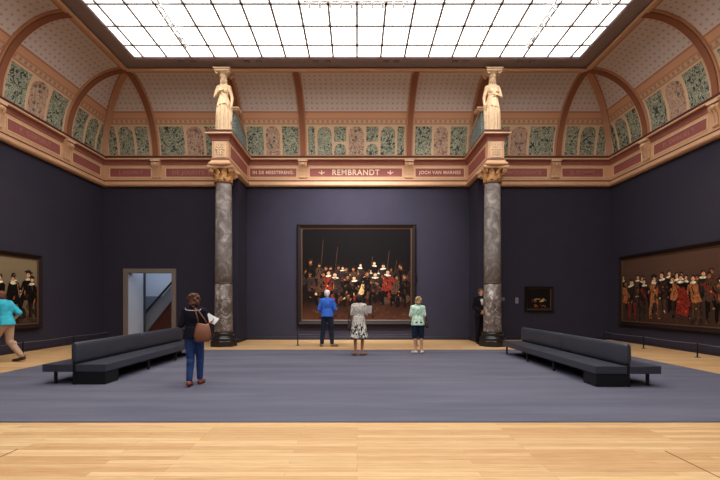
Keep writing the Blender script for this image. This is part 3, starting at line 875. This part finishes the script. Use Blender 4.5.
e4 = person((-2.88, 7.25, .017), .12, .915, j, 'brown-haired person in black top and blue jeans walking beside the left bench', SKIN,
       ('wavy', mat('chestnut hair', (92, 58, 44), .6, .3, noise=.2, nscale=30)), shoes(P, j, mat('red brown flats', (120, 60, 50), .5)))
link('pale_collar', bm, mat('pale trim cloth', (190, 180, 184), .8), e4, True)
# 5 guard by the right column, facing the room
j = J(sl=(-.165, 0, 1.42), sr=(.165, 0, 1.42), el=(-.215, -.03, 1.15), er=(.215, -.03, 1.15), wl=(-.07, .17, 1.04), wr=(.07, .18, 1.02), hdl=(.8, .3, -.4), hdr=(-.8, .3, -.4), hnl=(0, -1, 0), hnr=(0, -1, 0))
SUIT = mat('black suit cloth', (24, 22, 27), .85, .1, noise=.06)
P = [('jacket', garment(top_mesh(j, .022, 1.93, .86)), SUIT), ('trousers', garment(pants_mesh(j, 1.95, .02)), SUIT)]
e5 = person((4.37, 14.44, 0), PI, 1.10, j, 'person in black suit and white shirt standing behind the right column', SKIN,
       ('short', mat('short brown hair', (84, 62, 50), .6)), shoes(P, j, BLACK))
bm = bmesh.new(); rows = []
for z, w, y in ((1.46, .05, .075), (1.40, .055, .112), (1.32, .04, .134), (1.22, .012, .134)):
    rows.append([(-w, y-.006, z), (-w*.5, y+.006, z), (0, y+.01, z), (w*.5, y+.006, z), (w, y-.006, z), (w, y-.03, z), (-w, y-.03, z)])
grid_surface(bm, rows, True, 0, True)
link('shirt_front', bm, mat('white shirt cotton', (226, 222, 218), .8), e5, True)
# 6 person in turquoise at the left edge, walking out of the picture
j = J(chest=(0, .06, 1.28), waist=(0, .03, 1.09), neck=(0, .10, 1.44), head=(0, .15, 1.59), sl=(-.18, .08, 1.40), sr=(.18, .08, 1.40), el=(-.24, .16, 1.13), er=(.26, -.10, 1.17),
      wl=(-.22, .36, 1.03), wr=(.26, .05, 1.0), hdl=(0, .8, -.3), hdr=(0, .6, -.6), bust=0,
      kl=(-.09, .22, .53), al=(-.09, .22, .09), tl=(-.10, .41, .03), kr=(.09, .0, .50), ar=(.10, -.30, .13), tr=(.11, -.13, .035))
P = [('top', garment(top_mesh(j, .026, .95, .9)), mat('turquoise cotton', (64, 176, 196), .85, .1, noise=.15, nscale=10)),
     ('trousers', garment(pants_mesh(j, 1.9, .016)), mat('sand trousers', (176, 144, 122), .85, .1))]
person((-8.60, 10.05, 0), PI/2, 1.02, j, 'person in turquoise top walking past the painting on the left wall', SKIN,
       ('short', mat('auburn hair', (112, 66, 50), .6)), shoes(P, j, mat('dark walking shoes', (60, 48, 46), .6)))

# things carried
PAPER = mat('white paper', (236, 234, 232), .8, .1)
def sheet(loc, rot, w, h, label):
    bm = bmesh.new()
    rows = [[(x, .012*math.sin(PI*(x/w+.5))+q, z) for x in [w*(i/6-.5) for i in range(7)]] for z, q in ((-h/2, 0), (h/2, 0))]
    grid_surface(bm, rows)
    bmesh.ops.solidify(bm, geom=bm.faces[:], thickness=.003)
    o = link('paper_sheet', bm, PAPER); o.location = loc; o.rotation_euler = rot
    tag(o, label, 'paper')
sheet((.33, 11.48, 1.26), (.35, 0, .15), .17, .23, 'white paper sheet held up by the person in the leaf-print dress')
sheet((-2.70, 7.61, 1.17), (-.75, .5, .1), .22, .17, 'white leaflet in the right hand of the walking person')
def bag(loc, rz, w, d, h, m, label, strap):
    e = empty('handbag', loc, label, 'bag', None, rz)
    bm = bmesh.new(); rows = []
    for z, kx, ky in ((0, .75, .7), (.03*h/.3, .95, .95), (.35*h, 1.05, 1.1), (.7*h, .92, .85), (.93*h, .78, .5), (h, .72, .35)):
        rows.append([(kx*w/2*math.copysign(abs(math.cos(a))**.6, math.cos(a)), ky*d/2*math.copysign(abs(math.sin(a))**.8, math.sin(a)), z+(.012*math.cos(3*a) if z > .8*h else 0)) for a in [2*PI*q/36 for q in range(36)]])
    grid_surface(bm, rows, True, 0, True)
    link('bag_body', bm, m, e, True)
    bm = bmesh.new(); tube(bm, strap, .011); link('strap', bm, m, e, True)
    return e
bag((-2.65, 7.04, .80), .15, .27, .15, .31, mat('tan brown leather', (126, 76, 52), .5, .35, noise=.12, nscale=9),
    'brown slouchy leather shoulder bag at the hip of the walking person',
    [(-.07, 0, .33), (-.09, -.02, .45), (-.115, -.02, .54), (-.12, 0, .575), (-.10, .035, .56), (-.03, .05, .46), (.06, .02, .33)])
bag((-.21, 11.17, .68), 1.4, .2, .08, .2, mat('dark leather', (52, 40, 40), .5, .35), 'small dark bag at the left side of the person in the leaf-print dress',
    [(-.07, 0, .19), (-.05, .02, .40), (0, .0, .58), (.04, -.02, .40), (.07, 0, .19)])
bag((1.97, 11.6, .74), 1.5, .22, .09, .2, mat('dark leather', (52, 40, 40), .5, .35), 'small dark shoulder bag beside the person in mint blouse',
    [(-.07, 0, .19), (-.05, .03, .36), (0, .05, .53), (.04, .03, .38), (.07, 0, .19)])

# ------------------------------------------------------------------ statues
STONE = mat('gilded cream stone', (214, 182, 144), .5, .35, noise=.12, nscale=9)
def statue(s, wd):
    e = empty('caryatid_statue', (s*4.495+DXS, 13.72, 7.035), 'cream statue of a draped woman bearing a capital above the %s column' % wd, 'statue', 'draped statues above the columns')
    bm = bmesh.new(); box(bm, -.30, .30, -.26, .26, 0, .05, 0, .01); link('plinth', bm, STONE, e)
    j = J(head=(0, .02, 1.63), tl=(-.1, .17, .03), tr=(.1, .17, .03))
    bm = bmesh.new(); torso(bm, j, .012)
    cap(bm, j['neck'], Vector(j['head'])-Vector((0, .02, .06)), .062, .056)
    H = Vector(j['head'])
    ell(bm, H+Vector((0, -.005, .025)), (.082, .1, .095)); ell(bm, H+Vector((0, .02, -.035)), (.064, .078, .08))
    cap(bm, H+Vector((0, .097, .01)), H+Vector((0, .115, -.03)), .011, .015, 8)
    ell(bm, H+Vector((0, -.04, .04)), (.10, .105, .085))
    for q in (-1, 1):
        ell(bm, H+Vector((q*.085, -.02, -.02)), (.035, .06, .09)); cap(bm, H+Vector((q*.09, -.02, -.07)), (q*.11, .03, 1.40), .035, .028)
        ell(bm, (q*.08, .095, 1.29), (.07, .06, .07))
    # arms: one across the breast, the other hanging with a fold of cloth
    m_ = s
    sh, el_, wr = Vector((-.19*m_, 0, 1.42)), Vector((-.285*m_, .02, 1.14)), Vector((-.10*m_, .17, 1.27 if s < 0 else 1.14))
    cap(bm, sh, el_, .066, .052); cap(bm, el_, wr, .052, .036); hand(bm, wr, (.8*m_, .1, .35), (0, -1, 0), .5, 1, 1.15)
    sh, el_, wr = Vector((.19*m_, 0, 1.42)), Vector((.275*m_, -.03, 1.12)), Vector((.285*m_, .06, .86))
    cap(bm, sh, el_, .066, .052); cap(bm, el_, wr, .052, .036); hand(bm, wr, (0, .2, -1), (-m_, 0, 0), .6, 1, 1.15)
    # draped skirt with deep vertical folds, and an overfold at the hips
    rows = []; n = 90
    for i in range(15):
        f = i/14; z = 1.08-f*1.06; r = .17+.07*min(1, f*2.2)+.02*f
        rows.append([((r+.020*min(1, f*3)*math.sin(14*2*PI*q/n+1.2*math.sin(2*PI*q/n)))*math.cos(2*PI*q/n), (r+.020*min(1, f*3)*math.sin(14*2*PI*q/n))*.8*math.sin(2*PI*q/n), z) for q in range(n)])
    grid_surface(bm, rows, True, 0, True)
    rows = []
    for i in range(7):
        f = i/6; z = 1.12-f*.30; r = .165+.075*f
        rows.append([((r+.016*f*math.sin(11*2*PI*q/n))*math.cos(2*PI*q/n), (r+.016*f*math.sin(11*2*PI*q/n))*.82*math.sin(2*PI*q/n), z+.06*f*math.cos(2*PI*q/n+.6)*m_) for q in range(n)])
    grid_surface(bm, rows, True, 0, True)
    # sash falling diagonally over the body
    for q in range(4):
        pts = [Vector((-.17*m_+q*.02*m_, .05, 1.43)), Vector((-.05*m_+q*.02*m_, .135, 1.25-q*.03)), Vector((.10*m_, .16, 1.06-q*.045)), Vector((.20*m_, .12, .92-q*.05))]
        for a, b in zip(pts, pts[1:]): cap(bm, a, b, .018, .018, 8)
    cap(bm, (.27*m_, .05, .85), (.26*m_, .03, .35), .05, .035)
    for q in (-.08, .08): cap(bm, (q, .17, .04), (q, .23, .03), .04, .03)
    me = remeshed(bm, .010, 2)
    fig = link_mesh('figure', me, STONE, e); fig.location = (0, 0, .05); fig.rotation_euler = (0, 0, PI); fig.scale = (1.0, 1.0, 1.09)
    bm = bmesh.new()
    lathe(bm, [(.10, 1.90), (.12, 1.93), (.125, 1.96), (.14, 2.0), (.19, 2.04), (.20, 2.06), (.17, 2.07)], 28)
    box(bm, -.25, .25, -.22, .22, 2.06, 2.13, 0, .012); box(bm, -.28, .28, -.25, .25, 2.125, 2.165, 0, .006)
    for q in (-1, 1):
        for y in (-.12, .12):
            pts = []
            for i in range(20):
                th = i/19*2.4*PI; r = .06*(1-i/22); pts.append((q*.185+r*math.cos(th)*q, y*1.5, 2.02+r*math.sin(th)))
            tube(bm, pts, .018, 8)
    link('capital', bm, STONE, e)
    return e
statue(-1, 'left'); statue(1, 'right')

# ------------------------------------------------------------------ paintings (generic stand-ins of the same size and colours)
DWOOD = mat('dark ebony frame', (30, 19, 17), .6, .2, noise=.15, nscale=10)
LIPG = mat('worn gilt slip', (84, 54, 34), .45, .4)
def canvas_mat(name, top, mid, low):
    m = bpy.data.materials.new(name); m.use_nodes = True
    nt = m.node_tree; N = nt.nodes; L = nt.links; b = N['Principled BSDF']
    uv = N.new('ShaderNodeUVMap'); sp = N.new('ShaderNodeSeparateXYZ'); L.new(uv.outputs['UV'], sp.inputs['Vector'])
    n = N.new('ShaderNodeTexNoise'); n.inputs['Scale'].default_value = 3.2; n.inputs['Detail'].default_value = 6
    L.new(uv.outputs['UV'], n.inputs['Vector'])
    ad = N.new('ShaderNodeMath'); ad.operation = 'MULTIPLY_ADD'; L.new(n.outputs['Fac'], ad.inputs[0]); ad.inputs[1].default_value = .5; L.new(sp.outputs['Y'], ad.inputs[2])
    r = N.new('ShaderNodeValToRGB'); c = r.color_ramp
    c.elements[0].position = .28; c.elements[0].color = lin(*low); c.elements[1].position = 1.15; c.elements[1].color = lin(*top)
    e = c.elements.new(.5); e.color = lin(*mid)
    L.new(ad.outputs[0], r.inputs['Fac']); L.new(r.outputs['Color'], b.inputs['Base Color'])
    b.inputs['Roughness'].default_value = .75; b.inputs['Specular IOR Level'].default_value = .04
    return m
PAL = {'k': (22, 16, 14), 'r': (116, 38, 28), 'o': (152, 92, 56), 'g': (200, 160, 104), 'c': (222, 206, 176), 'b': (74, 50, 36), 'f': (206, 150, 112), 'd': (46, 34, 30)}
PAINT = {k: mat('oil paint '+k, v, .75, .05, noise=.55, nscale=16) for k, v in PAL.items()}
PK = list(PAL)
def painting(wall, u0, u1, z0, z1, seed, label, cm, figs, fw=.16, lip=.03, depth=.12, scale=1.0, feet=.12, spread=(.30, .5)):
    """u = across as seen from the room; figures are random standing people"""
    rnd = random.Random(seed)
    cx = (u0+u1)/2
    c = wallpos(wall, cx, 0.0, 0)
    e = empty('framed_painting', (c.x, c.y, z0), label, 'painting', None, {'back': 0, 'left': PI/2, 'right': -PI/2}[wall])
    W, H = u1-u0, z1-z0; hw = W/2      # local: x across, -y towards the room
    bm = bmesh.new()
    prof = [(0, .0), (0, depth), (fw*.25, depth+.03), (fw*.55, depth), (fw, depth-.03), (fw, 0)]
    cor = [(-hw, 0, 1, 1), (hw, 0, -1, 1), (hw, H, -1, -1), (-hw, H, 1, -1)]
    rows = [[(x+sx*a, -b, z+sz*a) for a, b in prof] for x, z, sx, sz in cor]
    grid_surface(bm, rows+[rows[0]], True, 0, False)
    fr = link('frame', bm, DWOOD, e)
    bm = bmesh.new(); prof = [(fw-.002, depth-.05), (fw-.002, depth-.022), (fw+lip, depth-.035), (fw+lip, depth-.06)]
    rows = [[(x+sx*a, -b, z+sz*a) for a, b in prof] for x, z, sx, sz in cor]
    grid_surface(bm, rows+[rows[0]], True, 0, False)
    link('gilt_slip', bm, LIPG, fr)
    y = -(depth-.05); a = fw
    bm = bmesh.new(); uvl = bm.loops.layers.uv.new('UVMap')
    box(bm, -hw+a, hw-a, y, -.01, a, H-a)
    for f in bm.faces:
        for lp in f.loops: lp[uvl].uv = ((lp.vert.co.x+hw)/W, lp.vert.co.z/H)
    cw, ch = W-2*a, H-2*a
    lay = [0]
    def patch(pts, k):
        lay[0] += 1; yy = y-.0003-lay[0]*.00002
        f = bm.faces.new([bm.verts.new((-hw+a+p[0], yy, a+p[1])) for p in pts if True]); f.material_index = 1+PK.index(k)
    def blob(x, z, rx, rz, k, n=10, tilt=0):
        pts = []
        for i in range(n):
            t = 2*PI*i/n; q = 1+rnd.uniform(-.12, .12); px, pz = rx*q*math.cos(t), rz*q*math.sin(t)
            pts.append((min(cw-.01, max(.01, x+px*math.cos(tilt)-pz*math.sin(tilt))), min(ch-.01, max(.01, z+px*math.sin(tilt)+pz*math.cos(tilt)))))
        patch(pts, k)
    def figure(x, zf, h, coat, legs, sash, hat, lit):
        w = h*.15*rnd.uniform(.8, 1.2); lean = rnd.uniform(-.09, .09)*h
        for sg in (-1, 1):
            lx = x+sg*w*rnd.uniform(.2, 1.1)
            patch([(lx-w*.16, zf), (lx+w*.3, zf), (lx+w*.26, zf+h*.22), (x+sg*w*.4+w*.34, zf+h*.5), (x+sg*w*.4-w*.4, zf+h*.5), (lx-w*.2, zf+h*.22)], legs)
            if lit and rnd.random() < .4: blob(lx+w*.06, zf+h*.05, w*.2, h*.03, 'b', 9)
        top = zf+h*.82
        patch([(x-w*1.05, zf+h*.40), (x-w*.2, zf+h*.37), (x+w*1.05, zf+h*.41), (x+w*.75+lean*.6, zf+h*.6), (x+w*.95+lean, zf+h*.76), (x+w*.5+lean, top), (x-w*.5+lean, top), (x-w*.95+lean, zf+h*.76), (x-w*.72+lean*.6, zf+h*.6)], coat)
        for q in range(5):     # folds and glints on the clothes
            blob(x+lean*.7+rnd.uniform(-.75, .75)*w, zf+h*rnd.uniform(.42, .76), w*rnd.uniform(.06, .16), h*rnd.uniform(.03, .09), rnd.choice('kkdb'+('o' if lit else 'd')), 9, rnd.uniform(-.5, .5))
        sg = rnd.choice((-1, 1)); ez = rnd.uniform(.48, .62)
        patch([(x+lean+sg*w*.6, zf+h*.79), (x+lean+sg*w*1.0, zf+h*.77), (x+lean+sg*w*1.5, zf+h*ez), (x+lean+sg*w*1.2, zf+h*(ez-.03))], coat)
        blob(x+lean+sg*w*1.38, zf+h*(ez-.02), w*.14, h*.02, 'f' if lit else 'b', 8)
        if sash: patch([(x-w*.9+lean, zf+h*.72), (x-w*.6+lean, zf+h*.77), (x+w, zf+h*.5), (x+w*.9, zf+h*.46)], sash)
        blob(x+lean, zf+h*.82, w*(.6 if lit else .4), h*.028, 'c' if lit else 'b', 12, rnd.uniform(-.2, .2))
        blob(x+lean, zf+h*.935, w*.44, h*.06, 'd', 11)
        blob(x+lean+sg*w*.06, zf+h*.90, w*.31, h*.052, 'f' if lit else 'o', 11)
        if hat: blob(x+lean, zf+h*.965, w*.72, h*.02, 'k', 11, rnd.uniform(-.3, .3)); blob(x+lean, zf+h*.99, w*.4, h*.028, 'd', 9)
    figs(rnd, cw, ch, figure, blob, patch)
    for v in bm.verts: pass
    me = bpy.data.meshes.new('canvas'); bm.to_mesh(me); bm.free()
    me.materials.append(cm)
    for k in PK: me.materials.append(PAINT[k])
    o = bpy.data.objects.new('canvas', me); COL.objects.link(o); o.parent = e
    return e
def dabs(rnd, cw, ch, blob, n, x0, x1, z0, z1, keys, r=.01):
    for k in range(n):
        blob(cw*rnd.uniform(x0, x1), ch*rnd.uniform(z0, z1), ch*r*rnd.uniform(.5, 2), ch*r*rnd.uniform(.5, 2.6), rnd.choice(keys), 9, rnd.uniform(-1.2, 1.2))
def crowd_dark(rnd, cw, ch, figure, blob, patch):
    for x, t in ((.17, .88), (.30, .8), (.62, .7), (.77, .76), (.84, .66)):   # staves above the crowd
        patch([(cw*x, ch*.5), (cw*(x+.006), ch*.5), (cw*(x+.03), ch*t), (cw*(x+.026), ch*t)], 'b')
    dabs(rnd, cw, ch, blob, 90, .03, .97, .2, .52, 'bbdbr', .02)
    for i in range(19):
        f = (i+.5)/19+rnd.uniform(-.03, .03)
        figure(cw*f, ch*rnd.uniform(.27, .36), ch*rnd.uniform(.26, .33), rnd.choice('kkdbd'), 'k', None, rnd.random() < .5, rnd.random() < .15)
    for f, c in ((.10, 'd'), (.17, 'b'), (.25, 'r'), (.33, 'd'), (.41, 'k'), (.48, 'k'), (.54, 'g'), (.62, 'k'), (.69, 'd'), (.77, 'r'), (.84, 'b'), (.92, 'k')):
        figure(cw*(f+rnd.uniform(-.015, .015)), ch*rnd.uniform(.14, .2), ch*rnd.uniform(.33, .39), c, 'k' if c != 'g' else 'b', rnd.choice((None, None, 'b')), rnd.random() < .5, c in 'gr' or rnd.random() < .25)
    dabs(rnd, cw, ch, blob, 60, .08, .92, .22, .5, 'obrdkgk', .008)
    dabs(rnd, cw, ch, blob, 40, .1, .95, .03, .14, 'bbd', .010)
def crowd_lit(rnd, cw, ch, figure, blob, patch):
    dabs(rnd, cw, ch, blob, 40, .02, .98, .2, .55, 'ddbdb', .03)
    n = 20
    for i in range(n):
        f = (i+.5)/n+rnd.uniform(-.014, .014)
        figure(cw*f, ch*rnd.uniform(.14, .2), ch*rnd.uniform(.5, .57), rnd.choice('kkdkb'), rnd.choice('kkd'), None, rnd.random() < .2, rnd.random() < .8)
    for i in range(13):
        f = (i+.5)/13+rnd.uniform(-.025, .025)
        figure(cw*f, ch*rnd.uniform(.05, .1), ch*rnd.uniform(.58, .66), rnd.choice('obokdk'), rnd.choice('bdkrob'), rnd.choice((None, 'r', 'o')), rnd.random() < .3, rnd.random() < .8)
    patch([(cw*.44, ch*.16), (cw*.52, ch*.12), (cw*.54, ch*.3), (cw*.50, ch*.52), (cw*.46, ch*.5)], 'r')
    dabs(rnd, cw, ch, blob, 90, .03, .97, .1, .6, 'bokdrgk', .010)
    dabs(rnd, cw, ch, blob, 30, .02, .98, .02, .1, 'bd', .02)
def crowd_black(rnd, cw, ch, figure, blob, patch):
    dabs(rnd, cw, ch, blob, 20, .02, .98, .1, .3, 'bdd', .05)
    for i in range(11):
        figure(cw*((i+.5)/11+rnd.uniform(-.02, .02)), ch*rnd.uniform(.04, .1), ch*rnd.uniform(.62, .72), 'k', rnd.choice('kkd'), None, rnd.random() < .2, True)
    dabs(rnd, cw, ch, blob, 40, .02, .98, .04, .45, 'kdbk', .02)
def small_scene(rnd, cw, ch, figure, blob, patch):
    for i in range(11):
        figure(cw*(.24+.055*i), ch*.24, ch*rnd.uniform(.24, .36), rnd.choice('kdkorbg'), 'k', None, rnd.random() < .4, rnd.random() < .5)
    dabs(rnd, cw, ch, blob, 25, .22, .8, .1, .24, 'bbdo', .018)
painting('back', X_(297, 15.75), X_(416, 15.75), Z_(325, 15.75), Z_(224, 15.75), 11,
         'very large dark group painting in a black frame on the central back wall', canvas_mat('dark umber canvas', (22, 19, 19), (27, 19, 16), (78, 45, 31)), crowd_dark, .17, .03, .14)
painting('right', 9.2, 15.22, .62, 3.14, 5, 'long painting of standing figures with a red drape on the right wall', canvas_mat('brown umber canvas', (84, 60, 48), (58, 44, 38), (64, 44, 34)), crowd_lit, .14, .03, .12)
painting('left', 9.2, 12.66, .68, 2.9, 8, 'painting of black-clad figures with white collars on the left wall', canvas_mat('olive tan canvas', (128, 112, 86), (96, 80, 60), (58, 40, 32)), crowd_black, .13, .03, .12)
painting('back', X_(525, 15.8), X_(553.5, 15.8), Z_(311.5, 15.8), Z_(286.5, 15.8), 3, 'small dark painting in a black frame right of the right column', canvas_mat('night canvas', (26, 22, 20), (24, 18, 16), (40, 28, 22)), small_scene, .09, .015, .07)
for px, py, w, h, lb in ((517, 300.5, .11, .22, 'small pale wall label beside the small dark painting'), (503.5, 299, .09, .12, 'small grey wall label just right of the right column')):
    x, z = X_(px, 15.85), Z_(py, 15.85); bm = bmesh.new()
    box(bm, x-w/2, x+w/2, YB-.012, YB, z-h/2, z+h/2, 0)
    for q in range(5): box(bm, x-w*.38, x+w*(.3 if q % 2 else .38), YB-.0135, YB-.011, z+h*(.32-.15*q)-.005, z+h*(.32-.15*q)+.005, 1)
    tag(link('wall_label', bm, [mat('grey label card', (150, 144, 150), .7), mat('label print', (80, 76, 80), .7)]), lb, 'label')

# ------------------------------------------------------------------ skirting
SK = mat('dark skirting', (40, 34, 44), .5, .3)
bm = bmesh.new(); sweep(bm, [(-XW, Y0), (-XW, YB), (DX0-.16, YB)], [(0, 0), (.03, 0), (.03, .10), (.02, .12), (0, .12)])
struct(link('baseboard_left', bm, SK))
bm = bmesh.new(); sweep(bm, [(DX1+.16, YB), (-SX1+DXS, YB), (-SX1+DXS, SYW), (-SX0+DXS, SYW), (-SX0+DXS, YB), (SX0+DXS, YB), (SX0+DXS, SYW), (SX1+DXS, SYW), (SX1+DXS, YB), (XW, YB), (XW, Y0)],
                        [(0, 0), (.03, 0), (.03, .10), (.02, .12), (0, .12)])
struct(link('baseboard_back', bm, SK))

# ------------------------------------------------------------------ doorway and the stair behind it
STONEG = mat('taupe stone surround', (122, 108, 100), .6, .3, noise=.05)
PALEW = mat('pale blue grey plaster', (186, 192, 206), .8, .1)
GREYW = mat('grey blue panelling', (112, 116, 128), .8, .1)
bm = bmesh.new()
box(bm, DX0-.16, DX0, YB-.06, YB+.02, 0, DZ+.16); box(bm, DX1, DX1+.16, YB-.06, YB+.02, 0, DZ+.16); box(bm, DX0, DX1, YB-.06, YB+.02, DZ, DZ+.16)
struct(link('door_1', bm, STONEG))
bm = bmesh.new()
box(bm, DX0-.1, DX0+.004, YB+.01, 17.05, 0, 3.2)
struct(link('wall_passage_left', bm, PALEW))
bm = bmesh.new()
box(bm, DX0-.02, DX0+.05, 17.0, 17.1, 0, 3.2)
struct(link('trim_5', bm, mat('grey steel post', (60, 62, 70), .5)))
bm = bmesh.new(); box(bm, -10.8, -6.0, 19.2, 19.4, 1.72, 3.4, 0); box(bm, -10.8, -6.0, 19.17, 19.4, 0, 1.72, 1)
struct(link('wall_passage_back', bm, [PALEW, GREYW]))
bm = bmesh.new(); box(bm, -6.1, -6.0, YB+.3, 19.4, 0, 3.4); struct(link('wall_passage_right', bm, GREYW))
bm = bmesh.new(); box(bm, -10.9, -10.8, YB+.3, 19.4, 0, 3.4); struct(link('wall_passage_side', bm, PALEW))
bm = bmesh.new(); box(bm, -10.9, -6.0, YB+.3, 19.4, 3.4, 3.5); struct(link('ceiling_passage', bm, PALEW))
m = bpy.data.materials.new('cool lamp panel'); m.use_nodes = True; N = m.node_tree.nodes; N.remove(N['Principled BSDF'])
em = N.new('ShaderNodeEmission'); em.inputs['Color'].default_value = (.72, .84, 1, 1); em.inputs['Strength'].default_value = 2.4
m.node_tree.links.new(em.outputs[0], N['Material Output'].inputs['Surface'])
st = empty('staircase', (-8.0, 18.4, 0), 'wooden staircase with grey parapet seen through the left doorway', 'staircase')
bm = bmesh.new(); x0 = -1.35; nst = 13
prof = [(x0, 0)]
for i in range(nst): prof += [(x0+i*.155, (i+1)*.19), (x0+(i+1)*.155, (i+1)*.19)]
prof += [(x0+nst*.155, 0)]
grid_surface(bm, [[(x, y, z) for x, z in prof] for y in (-.45, .55)], True, 0, True)
link('steps', bm, mat('red brown stair wood', (84, 42, 32), .5, .3, noise=.15, nscale=6), st)
bm = bmesh.new()
pr = [(x0-.15, .0), (x0-.15, .55), (x0+nst*.155, 3.05), (x0+nst*.155, 2.45), (x0+.05, .0)]
grid_surface(bm, [[(x, y, z) for x, z in pr] for y in (-.52, -.455)], True, 0, True)
link('parapet', bm, mat('grey stair parapet', (126, 128, 136), .7), st)
bm = bmesh.new(); tube(bm, [(x0-.2, -.56, .62), (x0+nst*.155, -.56, 3.12)], .05, 10)
link('handrail', bm, CHAR, st)
bm = bmesh.new(); box(bm, -9.9, -7.2, 16.3, 18.6, 3.36, 3.4)
tag(link('ceiling_light', bm, m), 'cool ceiling lamp panel over the staircase beyond the left doorway', 'lamp')

# ------------------------------------------------------------------ carpet and benches
bm = bmesh.new(); box(bm, -7.36, 7.40, 5.06, 12.55, 0, .012)
tag(link('carpet', bm, carpet_mat()), 'large slate grey carpet covering the middle of the floor', 'carpet')
LEATH = mat('slate grey leather', (56, 57, 66), .42, .45, noise=.05, nscale=5)
LEATHD = mat('charcoal bench base', (20, 19, 22), .5, .3)
def bench(s, xin, y0, y1, label):
    """s = +1: wall side towards +x. local x runs from the room-side edge (0) to the wall side"""
    e = empty('gallery_bench', (xin, y0, .012), label, 'bench', 'two-sided gallery benches')
    L = y1-y0; zz = .36
    def bx(nm, x0, x1, ya, yb, z0, z1, m, bev, parent=e):
        bm = bmesh.new(); a, b = sorted((s*x0, s*x1)); box(bm, a, b, ya, yb, z0, z1, 0, bev); return link(nm, bm, m, parent, False)
    bx('room_side_seat', 0, .545, 0, L, .225, zz, LEATH, .012)
    bx('wall_side_seat', .595, 1.14, 0, L, .225, zz, LEATH, .012)
    for k in range(1, 4):   # seams of the upholstery
        bx('seat_seam', 0.004, .54, L*k/4-.004, L*k/4+.004, zz-.002, zz+.0015, LEATHD, 0)
    bx('base', .02, .545, .012, .42, 0, .226, LEATHD, .006)
    bx('spine', .545, .595, .0, L, .0, .42, LEATHD, .005)
    # bolster shaped backrest, two cushions long
    for k in range(2):
        ya, yb = L*k/2+.006, L*(k+1)/2-.006
        bm = bmesh.new(); rows = []
        for y, q in ((ya, .7), (ya+.012, .92), (ya+.03, 1), (yb-.03, 1), (yb-.012, .92), (yb, .7)):
            row = []
            for i in range(28):
                t = 2*PI*i/28; cx_, sz_ = math.cos(t), math.sin(t)
                row.append((s*.57+  .060*q*math.copysign(abs(cx_)**.7, cx_), y, .565+.185*q**.5*math.copysign(abs(sz_)**.55, sz_)))
            rows.append(row)
        grid_surface(bm, rows, True, 0, True); link('backrest', bm, LEATH, e, True)
    for ya in (.10, L*.33, L*.66, L-.14): bx('leg', .96, 1.0, ya, ya+.04, 0, .227, CHAR, 0)
    for ya in (L*.36, L*.66, L-.16): bx('leg', .05, .09, ya, ya+.04, 0, .227, CHAR, 0)
    return e
bench(1, 4.12, 7.08, 11.6, 'long dark grey two-sided bench on the right of the carpet')
bench(-1, -4.47, 7.30, 11.75, 'long dark grey two-sided bench on the left of the carpet')

# ------------------------------------------------------------------ low wire barriers in front of the paintings
def barrier(pts, label, dim):
    e = empty('rope_barrier', (pts[0][0], pts[0][1], 0), label, 'barrier', 'low wire barriers')
    o = Vector((pts[0][0], pts[0][1], 0)); h = .40
    for x, y in pts:
        bm = bmesh.new(); lathe(bm, [(.07, 0), (.07, .008), (.02, .014), (.018, .02), (.018, h), (.012, h+.006)], 16, Vector((x, y, 0))-o); link('post', bm, BLACK, e)
    for a, b in zip(pts, pts[1:]):
        A = Vector((*a, h-.03))-o; B = Vector((*b, h-.03))-o
        bm = bmesh.new(); tube(bm, [A.lerp(B, i/8)-Vector((0, 0, .02*math.sin(PI*i/8))) for i in range(9)], .006, 8); link('wire', bm, mat('grey wire', (110, 104, 112), .5), e)
barrier([(9.05, 15.0), (9.05, 12.95), (9.05, 10.9), (9.05, 8.85)], 'low black post and wire barrier below the long painting on the right wall', 0)
barrier([(-9.12, 15.0), (-9.12, 13.2), (-9.12, 11.2), (-9.12, 9.0)], 'low black post and wire barrier below the painting on the left wall', 0)
barrier([(-2.0, 13.85), (2.02, 13.85)], 'low black post and wire barrier in front of the very large central painting', 0)

# ------------------------------------------------------------------ light
def spot_lamp(p, aim, power, deg, col=(1, .9, .78), blend=.6):
    l = bpy.data.lights.new('spot', 'SPOT'); l.energy = power; l.spot_size = math.radians(deg); l.spot_blend = blend; l.color = col; l.shadow_soft_size = .06
    o = bpy.data.objects.new('spot_light', l); COL.objects.link(o); o.location = p
    o.rotation_euler = (Vector(aim)-Vector(p)).to_track_quat('-Z', 'Y').to_euler()
for i in (0, 2, 4, 5, 7, 9):
    p, a = SPOTS[i]; spot_lamp(p, a, 950, 46, (.93, .96, 1))
for b in (10, 17):
    for i in (0, 1, 2, 3):
        p, a = SPOTS[b+i]; spot_lamp(p, a, 110, 46, (1, .74, .52))
    for i in (5, 6):
        p, a = SPOTS[b+i]; spot_lamp(p, a, 36, 30)

w = bpy.data.worlds.new('world'); sc.world = w; w.use_nodes = True
bg = w.node_tree.nodes['Background']; bg.inputs['Color'].default_value = (1, .94, .88, 1); bg.inputs['Strength'].default_value = .2
vs = sc.view_settings
vs.view_transform = 'Standard'; vs.look = 'None'; vs.exposure = 0; vs.gamma = 1; vs.use_curve_mapping = False
